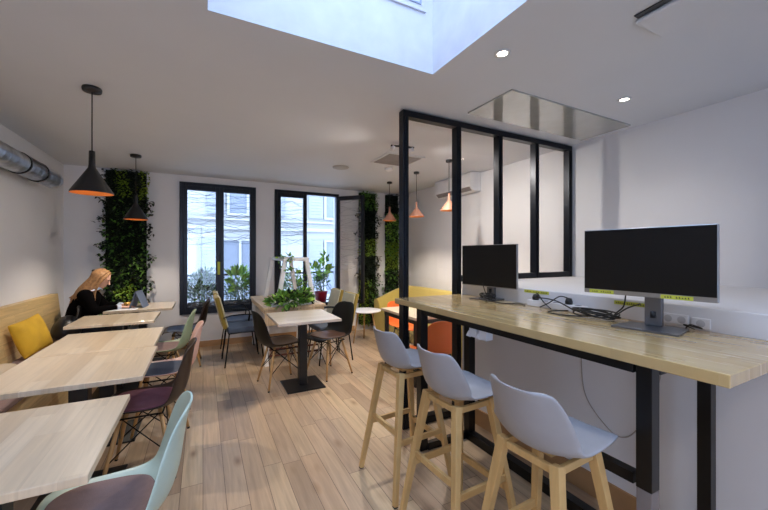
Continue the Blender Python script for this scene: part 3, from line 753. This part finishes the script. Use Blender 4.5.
# ------------------------------------------------------------------ things on the person's table
t = thing('tablet', 'slate tablet standing open in its folding case on the table', 'tablet', (-.75, 5.36, .75), R(-8))
def plate(A, B, th, w, m, name, parent):   # slab between edges A and B (x,z) extruded along y
    b = MB(); A, B = Vector((A[0], 0, A[1])), Vector((B[0], 0, B[1])); d = (B-A).normalized(); n = Vector((-d.z, 0, d.x))*th
    vs = [A+Vector((0, -w/2, 0)), A+Vector((0, w/2, 0)), B+Vector((0, w/2, 0)), B+Vector((0, -w/2, 0))]; vs += [v+n for v in vs]
    b.add(vs, [(0, 1, 2, 3), (7, 6, 5, 4), (0, 4, 5, 1), (1, 5, 6, 2), (2, 6, 7, 3), (3, 7, 4, 0)]); return b.build(name, m, parent, bevel=.002, recalc=True)
plate((-.03, .004), (.035, .205), .008, .27, M['tablet'], 'screen_panel', t)
plate((.11, .002), (.034, .195), .004, .26, M['tablet'], 'stand_flap', t)
plate((-.035, .006), (-.19, .003), .005, .24, M['tablet'], 'keyboard', t)
o = box('paper_sheet', M['paper'], (-.98, -.925, 5.12, 5.36, .7505, .753)); bpy.data.objects.remove(o)
o = box('paper_sheet', M['paper'], (-.15, .15, -.1, .1, 0, .002), loc=(-.86, 5.20, .7505)); tag(o, 'white sheet of paper lying on the table under the person\'s hands', 'paper')
t = thing('cup', 'brass coloured cup beside the tablet', 'cup', (-.83, 5.34, .7525))
b = MB(); b.lathe([(0, .0), (.034, 0), (.042, .02), (.043, .065), (.040, .065), (.038, .02), (0, .012)]); b.build('bowl', M['gold'], t)
b = MB(); b.tube(spline([(.0, -.042, .05), (.0, -.065, .045), (.0, -.065, .025), (.0, -.04, .018)]), .005); b.build('handle', M['black'], t)

# ------------------------------------------------------------------ person
pr = thing('person', 'seated person with long light brown hair and black jumper leaning over the table', 'person', (-1.335, 5.34, .462), R(-90))
# local frame: forward = +y (world +x), x = right hand side (world -y); origin = seat under hips
def cap(b, a, c, r1, r2, n=12):
    a, c = Vector(a), Vector(c); L = max(2, int((c-a).length/.015))
    pts = [a+(c-a)*i/L for i in range(L+1)]; b.tube(pts, [r1+(r2-r1)*i/L for i in range(L+1)], n); b.sphere(a, r1*.995, n, 8); b.sphere(c, r2*.995, n, 8)
hipz = .10
SH = {-1: Vector((-.165, .12, .475)), 1: Vector((.165, .12, .475))}
EL = {-1: Vector((-.235, .20, .245)), 1: Vector((.235, .20, .245))}
EL = {-1: Vector((-.22, .235, .30)), 1: Vector((.23, .22, .30))}
WR = {-1: Vector((-.10, .43, .315)), 1: Vector((.085, .44, .315))}
neck = Vector((0, .15, .53)); head = Vector((0, .235, .655))
b = MB()
b.sphere((0, .02, .10), (.165, .125, .115), 20, 12)
cap(b, (0, .02, .12), (0, .06, .28), .12, .125, 18); cap(b, (0, .06, .28), (0, .11, .43), .125, .115, 18)
cap(b, SH[-1], SH[1], .058, .058); cap(b, (0, .12, .47), neck, .08, .052); cap(b, neck, head-Vector((0, .02, .05)), .05, .05)
hm = Matrix.Rotation(R(-28), 3, 'X')
b.sphere(head+hm@Vector((0, -.005, .02)), (.074, .092, .098), 20, 14, M4=hm)
b.sphere(head+hm@Vector((0, .03, -.045)), (.052, .058, .062), 16, 10, M4=hm)
b.sphere(head+hm@Vector((0, .052, -.088)), (.022, .022, .02), 10, 8, M4=hm)
cap(b, head+hm@Vector((0, .084, .012)), head+hm@Vector((0, .104, -.022)), .009, .013, 8)
cap(b, head+hm@Vector((-.017, .083, -.056)), head+hm@Vector((.017, .083, -.056)), .008, .008, 8)
for sx in (-1, 1):
    cap(b, head+hm@Vector((sx*.018, .082, .03)), head+hm@Vector((sx*.042, .070, .03)), .009, .008, 8)
    b.sphere(head+hm@Vector((sx*.076, -.005, -.01)), (.010, .02, .03), 8, 8, M4=hm)
    cap(b, SH[sx], EL[sx], .048, .038); cap(b, EL[sx], WR[sx], .037, .024)
    # thighs, calves, feet
    k = Vector((sx*.11, .42, .10)); a_ = Vector((sx*.11, .44, -.40))
    cap(b, (sx*.09, .03, .09), k, .082, .056); cap(b, k, a_, .054, .036); cap(b, a_+Vector((0, -.02, -.035)), a_+Vector((sx*.02, .15, -.046)), .034, .026)
    # hand
    W_ = WR[sx]; fw = Vector((-sx*.35, 1, -.08)).normalized(); lat = Vector((-sx, -.35, 0)).normalized()
    P0 = W_+fw*.03; P1 = W_+fw*.085
    for j in range(4):
        o_ = lat*(.024-.016*j); cap(b, W_+o_*.5, P1+o_, .014, .012, 8)
        L_ = (.062, .07, .066, .052)[j]
        m1 = P1+o_+fw*L_*.5+Vector((0, 0, .006)); m2 = m1+fw*L_*.32+Vector((0, 0, -.012)); m3 = m2+fw*L_*.2+Vector((0, 0, -.012))
        cap(b, P1+o_, m1, .0085, .008, 8); cap(b, m1, m2, .008, .0072, 8); cap(b, m2, m3, .0072, .0065, 8)
    t1 = W_+fw*.03+lat*.026; t2 = t1+fw*.035+lat*.026; t3 = t2+fw*.03+lat*.004+Vector((0, 0, -.01)); cap(b, t1, t2, .011, .0095, 8); cap(b, t2, t3, .009, .0075, 8)
body = b.build('body', M['skin'], pr, remesh=.0055)
b = MB()
b.sphere((0, .02, .13), (.178, .137, .10), 20, 12)
cap(b, (0, .02, .14), (0, .06, .28), .135, .142, 18); cap(b, (0, .06, .28), (0, .11, .43), .142, .132, 18); cap(b, SH[-1], SH[1], .073, .073); cap(b, (0, .12, .46), (0, .135, .505), .085, .062)
for sx in (-1, 1):
    cap(b, SH[sx], EL[sx], .064, .056); cap(b, EL[sx], WR[sx]-(WR[sx]-EL[sx]).normalized()*.045, .055, .036)
b.build('jumper', M['jumper'], pr, remesh=.009)
b = MB()
for sx in (-1, 1):
    k = Vector((sx*.11, .42, .10)); a_ = Vector((sx*.11, .44, -.36))
    cap(b, (sx*.085, .02, .09), k, .093, .068); cap(b, k, a_, .066, .052)
b.build('trousers', M['jeans'], pr, remesh=.009)
b = MB()
for sx in (-1, 1):
    a_ = Vector((sx*.11, .44, -.40)); cap(b, a_+Vector((0, -.03, -.03)), a_+Vector((sx*.02, .17, -.044)), .042, .031)
b.build('shoes', M['black'], pr, remesh=.006)
b = MB()
for i in range(22):
    a = 2*PI*i/22; a2 = 2*PI*(i+1)/22
    if math.sin(a) > .93: continue
    f = lambda a, r, z: Vector((r*math.cos(a), .14+r*.9*math.sin(a), z+.02*math.sin(a)))
    b.add([f(a, .07, .575), f(a2, .07, .575), f(a2, .122, .525), f(a, .122, .525), f(a, .078, .57), f(a2, .078, .57), f(a2, .128, .518), f(a, .128, .518)], [(0, 1, 2, 3), (7, 6, 5, 4), (0, 4, 5, 1), (2, 6, 7, 3)])
for sx in (-1, 1):
    w_ = WR[sx]; d = (w_-EL[sx]).normalized(); cap(b, w_-d*.045, w_-d*.012, .034, .032)
b.build('shirt_collar', M['collar'], pr)
# hair: many tapered locks from the crown down the back and sides
b = MB(); random.seed(3)
for i in range(170):
    a = random.uniform(-.1, 1.1)*PI  # around the back half (sin>0 => back)
    side = math.cos(a); back = max(math.sin(a), -.2)
    rt = head+hm@Vector((side*.02, .03-.02*random.random(), .118))
    p1 = head+hm@Vector((side*.086, -.01-back*.085, .06)); 
    p2 = head+hm@Vector((side*.095, -.02-back*.075, -.03))
    p3 = Vector((side*(.10+.015*random.random()), .115-back*.10+random.uniform(-.01, .01), .50+random.uniform(-.02, .02)))
    p4 = Vector((side*(.085+.03*random.random()), .055-back*.095+random.uniform(-.02, .02), .415+random.uniform(-.05, .03)))
    b.tube(spline([rt, p1, p2, p3, p4], 4), [.006]+[.014]*11+[.012, .01, .008, .006, .003], 6)
# front locks falling beside the face
for sx in (-1, 1):
    for j in range(10):
        rt = head+hm@Vector((sx*.01, .05, .112)); p1 = head+hm@Vector((sx*.076, .045-.01*j*.4, .04)); p2 = head+hm@Vector((sx*.086, .03-.006*j, -.05)); p3 = Vector((sx*.09, .20-.008*j, .50)); p4 = Vector((sx*.085, .20-.01*j, .40+.01*j))
        b.tube(spline([rt, p1, p2, p3, p4], 4), [.006]+[.011]*11+[.01, .008, .007, .005, .002], 6)
b.sphere(head+hm@Vector((0, -.018, .035)), (.083, .092, .092), 18, 12, M4=hm)
b.build('hair', M['hair'], pr)
b = MB(); cap(b, head+hm@Vector((-.03, -.105, .06)), head+hm@Vector((.03, -.105, .06)), .016, .016); b.build('hair_clip', M['black'], pr)
b = MB()
for sx in (-1, 1):
    b.sphere(head+hm@Vector((sx*.03, .083, .02)), (.011, .007, .006), 8, 6, M4=hm)
b.build('eyes', mat('dark_eye', (40, 30, 28), .3), pr)

# ------------------------------------------------------------------ console table with trestle planter
tb = thing('console_table', 'long oak table with deep side panels around the white planter trestle', 'table', (1.065, 5.24, 0))
b = MB(); b.box(-.40, .40, -.70, .68, .715, .75); b.build('tabletop', M['desk2'], tb, bevel=.003)
b = MB(); b.box(-.38, .38, -.69, -.66, .52, .712); b.box(-.385, -.355, -.655, .66, .67, .712); b.box(.355, .385, -.655, .66, .67, .712); b.build('apron', M['desk2'], tb, bevel=.002)
for sx in (-1, 1):
    for sy in (-1, 1):
        b = MB(); b.box(sx*.35-.025, sx*.35+.025, sy*.62-.025, sy*.62+.025, 0, .714); b.build('leg', M['whitewood'], tb)
b = MB(); b.bar((-.32, -.62, .12), (.32, -.62, .12), .02); b.bar((-.32, -.62, .2), (.32, -.62, .2), .02); b.build('foot_bar', mat('rust_brown_metal', (90, 48, 36), .5), tb)
tr = thing('plant_trestle', 'white wooden A-frame trestle with trailing ivy rising through the oak table', 'trestle', (1.11, 5.22, 0))
for yy in (-.50, .50):
    b = MB()
    for sx in (-1, 1): b.bar((sx*.14, yy, 1.36), (sx*.24, yy, .752), .055, .045, up=(0, 1, 0))
    b.bar((-.17, yy, 1.35), (.17, yy, 1.35), .06, .05); b.build('end_frame', M['whitewood'], tr, bevel=.003)
b = MB(); b.bar((-.13, -.47, 1.35), (-.13, .47, 1.35), .04, .05); b.build('long_rail', M['whitewood'], tr, bevel=.003)
b = MB(); random.seed(12)
for (x, y, z, n) in ((-.10, -.50, 1.37, 20), (-.13, -.50, 1.24, 9), (.02, -.52, 1.22, 8), (.05, -.52, 1.12, 6), (.1, -.53, 1.02, 9), (.12, -.54, .92, 12), (.16, -.55, .86, 16), (-.2, -.45, 1.36, 8)):
    bush(b, (x, y, z), .04, .03, .035, n, .07, .055, (0, 1, 1), -.3)
b.tube(spline([(-.1, -.53, 1.37), (-.13, -.53, 1.25), (.0, -.54, 1.22), (.06, -.54, 1.1), (.12, -.55, .95), (.16, -.56, .84)]), .004, 5, mi=2)
b.build('ivy', [M['leafb'], M['leafm'], M['leafm']], tr)
random.seed(14)
pl = thing('table_planter', 'low planter of lush green leaves behind the small pedestal table', 'planter', (1.02, 4.605, .751))
box('planter_box', M['whitewood'], (-.26, .26, -.045, .045, 0, .04), pl, bevel=.004)
b = MB(); bush(b, (0, -.02, .07), .28, .09, .085, 420, .085, .06, (0, 1, 1, 2), .3); b.build('foliage', [M['leafb'], M['leafm'], M['leafd']], pl)

# cushioned chairs at console table ; front = +y local
def cafe_chair(label):
    t = thing('upholstered_chair', label, 'chair', group='olive backed upholstered chairs at the oak table')
    b = MB(); b.box(-.22, .22, -.2, .23, .42, .485); b.build('seat', M['slate'], t, bevel=.02, seg=3)
    Mx = Matrix.Translation((0, -.205, .50)) @ Matrix.Rotation(R(14), 4, 'X')
    b = MB(); b.box(-.2, .2, -.05, .0, -.02, .40, 0, Mx); o = b.build('backrest', M['olive'], t, bevel=.018, seg=3)
    b = MB(); b.box(-.185, .185, .0, .015, -.005, .385, 0, Mx); tag(b.build('front_cushion', M['cream'], t, bevel=.007), 'cream front cushion')
    for sx in (-1, 1):
        for sy in (-1, 1):
            b = MB(); b.tube([(sx*.19, sy*.18, .43), (sx*.215, sy*.235, 0)], .009, 8); b.build('leg', M['wire'], t)
    b = MB(); b.tube([(-.2, -.19, .415), (.2, -.19, .415), (.2, .2, .415), (-.2, .2, .415), (-.2, -.19, .415)], .008, 6)
    b.build('seat_frame', M['wire'], t)
    for sx in (-1, 1):
        b = MB(); b.tube(spline([(sx*.205, -.25, .62), (sx*.235, -.15, .65), (sx*.235, .05, .65), (sx*.22, .12, .6), (sx*.21, .1, .43)], 5), .008, 6); b.build('armrest', M['wire'], t)
    return t
pc = cafe_chair('olive upholstered chair on the left side of the oak table, nearer the viewer')
for i, (x, y, f, lab) in enumerate(((.47, 5.0, 2, None), (.47, 5.56, 0, 'olive upholstered chair on the left side of the oak table, by the window'),
                                    (1.53, 5.12, 182, 'cream fronted upholstered chair right of the oak table, by the window'), (1.53, 4.55, 184, 'cream fronted upholstered chair right of the oak table, behind the black chair'))):
    o = pc if i == 0 else copy_tree(pc)
    if lab: o['label'] = lab
    place(o, x, y, f)

# round side table
t = thing('side_table', 'round white side table on three wooden legs in front of the sofa', 'side table', (2.34, 5.20, 0))
b = MB(); b.lathe([(0, .49), (.255, .49), (.262, .497), (.262, .507), (.256, .512), (0, .512)], n=40); b.build('tabletop', M['white'], t)
for a in (-50, 70, 190):
    c_, s_ = math.cos(R(a)), math.sin(R(a)); b = MB(); b.tube([(c_*.13, s_*.13, .49), (c_*.22, s_*.22, 0)], .014, 10, r2=.009); b.build('leg', M['legwood'], t)

# dark framed table behind partition
t = thing('dining_table', 'pale topped table on a black frame behind the glass partition', 'table', (2.37, 3.52, 0))
b = MB(); b.box(-.40, .40, -.42, .37, .72, .75); b.build('tabletop', M['table'], t, bevel=.003)
b = MB(); b.box(-.37, .37, -.39, .34, .67, .719); b.build('apron', M['black'], t)
for sx in (-1, 1):
    for sy in (-1, 1):
        b = MB(); b.box(sx*.35-.02, sx*.35+.02, (-.36 if sy < 0 else .31)-.02, (-.36 if sy < 0 else .31)+.02, 0, .67); b.build('leg', M['black'], t)

# sofa
t = thing('corner_sofa', 'mustard curved corner sofa below the narrow plant wall strips', 'sofa', (0, 0, 0))
ctrl = [(2.80, 5.72), (2.98, 5.76), (3.2, 5.72), (3.36, 5.56), (3.42, 5.3), (3.44, 4.9), (3.44, 4.3), (3.44, 3.7)]
P = spline([(x, y, 0) for x, y in ctrl], 4)
hts = []
Lp = len(P)
back = MB(); seat = MB(); rb = []; rs = []
for i, p in enumerate(P):
    d = (P[min(i+1, Lp-1)]-P[max(i-1, 0)]).normalized(); n = Vector((d.y, -d.x, 0))   # inward (to the right of travel)
    k = min(1, i/(Lp*.45)); ht = .60+.235*(k*k*(3-2*k)); f = i/(Lp-1)
    if f > .85: ht -= (f-.85)/.15*.1
    o_ = p-n*.06
    rb.append([o_+Vector((0, 0, .05)), o_+Vector((0, 0, ht-.02)), o_+n*.02+Vector((0, 0, ht)), o_+n*.08+Vector((0, 0, ht)), o_+n*.11+Vector((0, 0, ht-.03)), o_+n*.17+Vector((0, 0, .40)), o_+n*.17+Vector((0, 0, .05))])
    q = p+n*.115; wd = .42
    rs.append([q+Vector((0, 0, .02)), q+Vector((0, 0, .42)), q+n*(wd*.5)+Vector((0, 0, .445)), q+n*(wd-.03)+Vector((0, 0, .43)), q+n*wd+Vector((0, 0, .39)), q+n*(wd-.02)+Vector((0, 0, .02))])
for mb, rr, nm in ((back, rb, 'backrest'), (seat, rs, 'seat')):
    mb.grid(rr); m_ = len(rr[0]); mb.add(rr[0], [tuple(range(m_))]); mb.add(rr[-1], [tuple(range(m_))[::-1]])
    mb.build(nm, M['must'], t, recalc=True)

# ------------------------------------------------------------------ ceiling things
def downlight(x, y, label, energy=11):
    t = thing('downlight', label, 'downlight', (x, y, H), 0, 'recessed ceiling downlights')
    b = MB(); b.lathe([(.028, .0), (.045, -.002), (.046, -.006), (.03, -.008), (.027, -.002)]); b.build('trim_ring', M['white'], t)
    b = MB(); b.lathe([(0, -.003), (.027, -.003)], n=20); b.build('lens', M['lampw'], t)
    L = bpy.data.lights.new('downlight_lamp', 'SPOT'); L.energy = energy; L.color = (1, .92, .84) if energy < 20 else (1, .88, .78); L.spot_size = R(125); L.spot_blend = .8; L.shadow_soft_size = .04
    o = bpy.data.objects.new('downlight_lamp', L); COL.objects.link(o); o.parent = t; o.location = (0, 0, -.02)
downlight(1.56, 1.505, 'small round downlight in the ceiling beside the skylight corner')
downlight(2.85, 1.526, 'small round downlight in the ceiling above the low wall ledge')
for x, y, lab in ((1.56, -.8, 'unseen fill downlight added in the ceiling over the counter end behind the photographer'),
                  (-.7, -.6, 'unseen fill downlight added in the ceiling near the left wall behind the photographer')):
    downlight(x, y, lab, 40 if x > 0 else 95)  # both lamps are added out of view to brighten the room

def pendant(x, y, zb, shade, label, s=1.0, energy=16, grp=None):
    rr = 1.0 if s == 1 else .88
    t = thing('pendant_lamp', label, 'pendant lamp', (x, y, 0), 0, grp)
    b = MB(); b.lathe([(0, H), (.055*s, H), (.058*s, H-.008), (.055*s, H-.028), (0, H-.03)]); b.build('ceiling_rose', M['black'], t)
    b = MB(); b.tube([(0, 0, H-.028), (0, 0, zb+.29*s)], .004, 6); b.build('cord', M['black'], t)
    b = MB()
    b.lathe([(.0, zb+.30*s), (.018*s, zb+.30*s), (.02*s, zb+.20*s), (.024*s, zb+.18*s), (.122*rr, zb+.012), (.125*rr, zb)], n=36)
    o = b.build('shade', shade, t)
    b = MB(); b.lathe([(.1235*rr, zb), (.119*rr, zb+.012), (.02*s, zb+.175*s), (.0, zb+.178*s)], n=36); b.build('shade_lining', M['inlamp'], t)
    b = MB(); b.sphere((0, 0, zb+.085*s), .028*s); b.build('bulb', M['bulb'], t)
    L = bpy.data.lights.new('pendant_glow', 'SPOT'); L.spot_size = R(128); L.spot_blend = .5; L.energy = energy*2.2; L.color = (1, .86, .71); L.shadow_soft_size = .03
    o = bpy.data.objects.new('pendant_glow', L); COL.objects.link(o); o.parent = t; o.location = (0, 0, zb+.05*s)
GP = 'black cone pendants over the table row'; GC = 'copper cone pendants behind the partition'
pendant(-.70, 3.16, 1.85, M['black'], 'black cone pendant lamp over the table row, nearest the viewer', grp=GP)
pendant(-.71, 5.06, 1.83, M['black'], 'black cone pendant lamp in front of the wide plant wall panel', grp=GP)
pendant(2.715, 5.05, 1.965, M['copper'], 'copper cone pendant lamp left of the tall partition post, before the plant strip', .76, 14, GC)
pendant(2.73, 4.26, 1.955, M['copper'], 'copper cone pendant lamp seen through the first glass pane, centre', .72, 14, GC)
pendant(2.745, 3.53, 1.965, M['copper'], 'copper cone pendant lamp closest to the partition, half behind the second post', .72, 14, GC)

t = box('ceiling_panel', M['shelfgloss'], (-.75, .75, -.235, .235, -.012, 0), loc=(2.71, 2.035, H)); tag(t, 'glossy reflective panel set in the ceiling before the partition', 'ceiling panel')
t = thing('ceiling_cassette', 'white ceiling air vent with a dark slot above the counter', 'air vent', (2.05, .6, H))
b = MB(); b.box(-.12, .13, -.4, .385, -.025, -.001); b.build('cover', M['ceil'], t, bevel=.012, seg=3)
b = MB(); b.box(-.16, -.122, -.4, .37, -.008, -.001); b.build('slot', M['black'], t, bevel=.004)
t = thing('ceiling_vent', 'square white slotted vent in the ceiling behind the tall partition post', 'vent', (2.15, 3.80, H))
b = MB(); b.box(-.25, .25, -.25, .25, -.012, -.001); b.build('frame', M['ceil'], t)
b = MB()
for i in range(14): b.box(-.22, .22, -.21+i*.031, -.21+i*.031+.02, -.018, -.0125)
b.build('slats', mat('vent_grey', (150, 146, 146), .6), t)
o = MB(); o.lathe([(0, 0), (.055, 0), (.052, -.03), (.03, -.04), (0, -.04)]); q = o.build('smoke_detector', M['white'], loc=(2.27, 4.24, H)); tag(q, 'small white smoke detector beside the square ceiling vent', 'smoke detector')
o = MB(); o.lathe([(0, 0), (.11, 0), (.108, -.012), (.06, -.02), (0, -.02)], n=32); q = o.build('ceiling_speaker', mat('speaker_grille', (170, 168, 166), .6), loc=(1.66, 4.49, H)); tag(q, 'flat round grey disc on the ceiling before the open window', 'ceiling speaker')
t = thing('spotlight_bar', 'short dark ceiling spotlight bar beside the tall partition post', 'spotlight', (1.9, 3.24, H))
b = MB(); b.bar((-.13, .02, -.03), (.13, -.02, -.03), .02, .016); b.box(-.03, .03, -.03, .03, -.022, 0); b.build('bar', M['blackm'], t)
for sx in (-1, 1):
    b = MB(); b.tube([(sx*.1, -sx*.015, -.035), (sx*.12, -sx*.02, -.075)], .02, 10); b.build('spot_head', M['white'], t)
    L = bpy.data.lights.new('spot_lamp', 'SPOT'); L.energy = 80; L.color = (1, .93, .84); L.spot_size = R(150); L.spot_blend = .9; L.shadow_soft_size = .03
    o = bpy.data.objects.new('spot_lamp', L); COL.objects.link(o); o.parent = t; o.location = (sx*.13, -sx*.02, -.085); o.rotation_euler = (0, R(-35*sx), 0)
# wall AC unit
t = thing('air_conditioner', 'white wall air conditioner seen through the partition glass', 'air conditioner', (XR, 4.28, 2.33))
b = MB(); b.add([(0, -.43, .0), (-.14, -.43, .0), (-.2, -.43, .06), (-.2, -.43, .24), (-.17, -.43, .27), (0, -.43, .27)]+[(0, .43, .0), (-.14, .43, .0), (-.2, .43, .06), (-.2, .43, .24), (-.17, .43, .27), (0, .43, .27)],
               [(0, 1, 2, 3, 4, 5), (11, 10, 9, 8, 7, 6)]+[(i, i+6, (i+1) % 6+6, (i+1) % 6) for i in range(6)]); b.build('housing', M['white'], t, bevel=.008, recalc=True)
b = MB(); b.add([(-.145, -.4, .002), (-.195, -.4, .052), (-.195, .4, .052), (-.145, .4, .002)], [(0, 1, 2, 3)]); b.build('louvre', M['gaugrey'], t, solid=.006)
b = MB(); b.box(-.19, -.02, -.4, .4, .271, .285); b.build('top_intake', M['black'], t)

# spiral duct
t = thing('ventilation_duct', 'galvanised spiral ventilation duct high on the left wall', 'duct', (-1.485, 0, 2.245))
b = MB(); pts = []; n = 24
rings = []
steps = 520; y0, y1 = .9, 5.12
for i in range(int(steps)+1):
    y = y0+(y1-y0)*i/steps
    row = []
    for k in range(n+1):
        a = 2*PI*k/n; ph = (y/.11-k/n) % 1; r = .092+(.004 if ph < .1 else 0); row.append((r*math.cos(a), y, r*math.sin(a)))
    rings.append(row)
b.grid(rings); b.build('duct_tube', M['galv'], t)
b = MB(); b.lathe([(0, 5.10), (.09, 5.10), (.098, 5.112), (.098, 5.13), (.08, 5.128), (.07, 5.11)], n=24, axis='y'); b.build('end_cap', M['galv'], t)
for yy in (4.32, 4.72):
    b = MB(); b.lathe([(.094, yy-.014), (.101, yy-.014), (.101, yy+.014), (.094, yy+.014)], n=24, axis='y'); b.bar((-.09, yy, 0), (-.145, yy, 0), .02, .03); b.build('clamp_band', M['blackm'], t)
b = MB(); 
for k in range(9):
    a = R(20+k*6); a2 = R(26+k*6); b.add([(.099*math.cos(a), 4.36, .099*math.sin(a)), (.099*math.cos(a2), 4.36, .099*math.sin(a2)), (.099*math.cos(a2), 4.68, .099*math.sin(a2)), (.099*math.cos(a), 4.68, .099*math.sin(a))], [(0, 1, 2, 3)])
b.build('air_grille', M['blackm'], t)

# ------------------------------------------------------------------ light
wd = bpy.data.worlds.new('sky'); sc.world = wd; wd.use_nodes = True; nt = wd.node_tree
bg = nt.nodes['Background']; bg.inputs[0].default_value = (.49, .67, 1.0, 1); bg.inputs[1].default_value = 5.8
def portal(name, loc, rot, sx, sy):
    L = bpy.data.lights.new(name, 'AREA'); L.shape = 'RECTANGLE'; L.size = sx; L.size_y = sy; L.cycles.is_portal = True
    o = bpy.data.objects.new(name, L); COL.objects.link(o); o.location = loc; o.rotation_euler = rot
portal('skylight_portal', (.68, .7975, ZT+.08), (0, 0, 0), 1.32, 2.2)
portal('window_portal', (-.05, YF-.2, 1.35), (R(90), 0, 0), 1.2, 2.2)  # sky portal of the added window behind the camera
for a, c in W: portal('window_portal', ((a+c)/2, YB+.32, 1.5), (R(-90), 0, 0), c-a, 2.0)

cam = bpy.data.cameras.new('camera'); co = bpy.data.objects.new('camera', cam); COL.objects.link(co)
co.location = (0, 0, 1.42); co.rotation_euler = (R(90), 0, -math.atan(181/350)); cam.sensor_width = 36; cam.lens = 350/768*36; cam.shift_y = -1/768; cam.clip_start = .05
sc.camera = co
sc.view_settings.view_transform = 'Standard'; sc.view_settings.look = 'None'; sc.view_settings.gamma = 1; sc.view_settings.exposure = .35; sc.view_settings.use_curve_mapping = False
sc.cycles.use_denoising = True
sc.cycles.max_bounces = 8; sc.cycles.diffuse_bounces = 5; sc.cycles.transparent_max_bounces = 16; sc.cycles.caustics_reflective = False; sc.cycles.caustics_refractive = False
sc.cycles.sample_clamp_indirect = 6
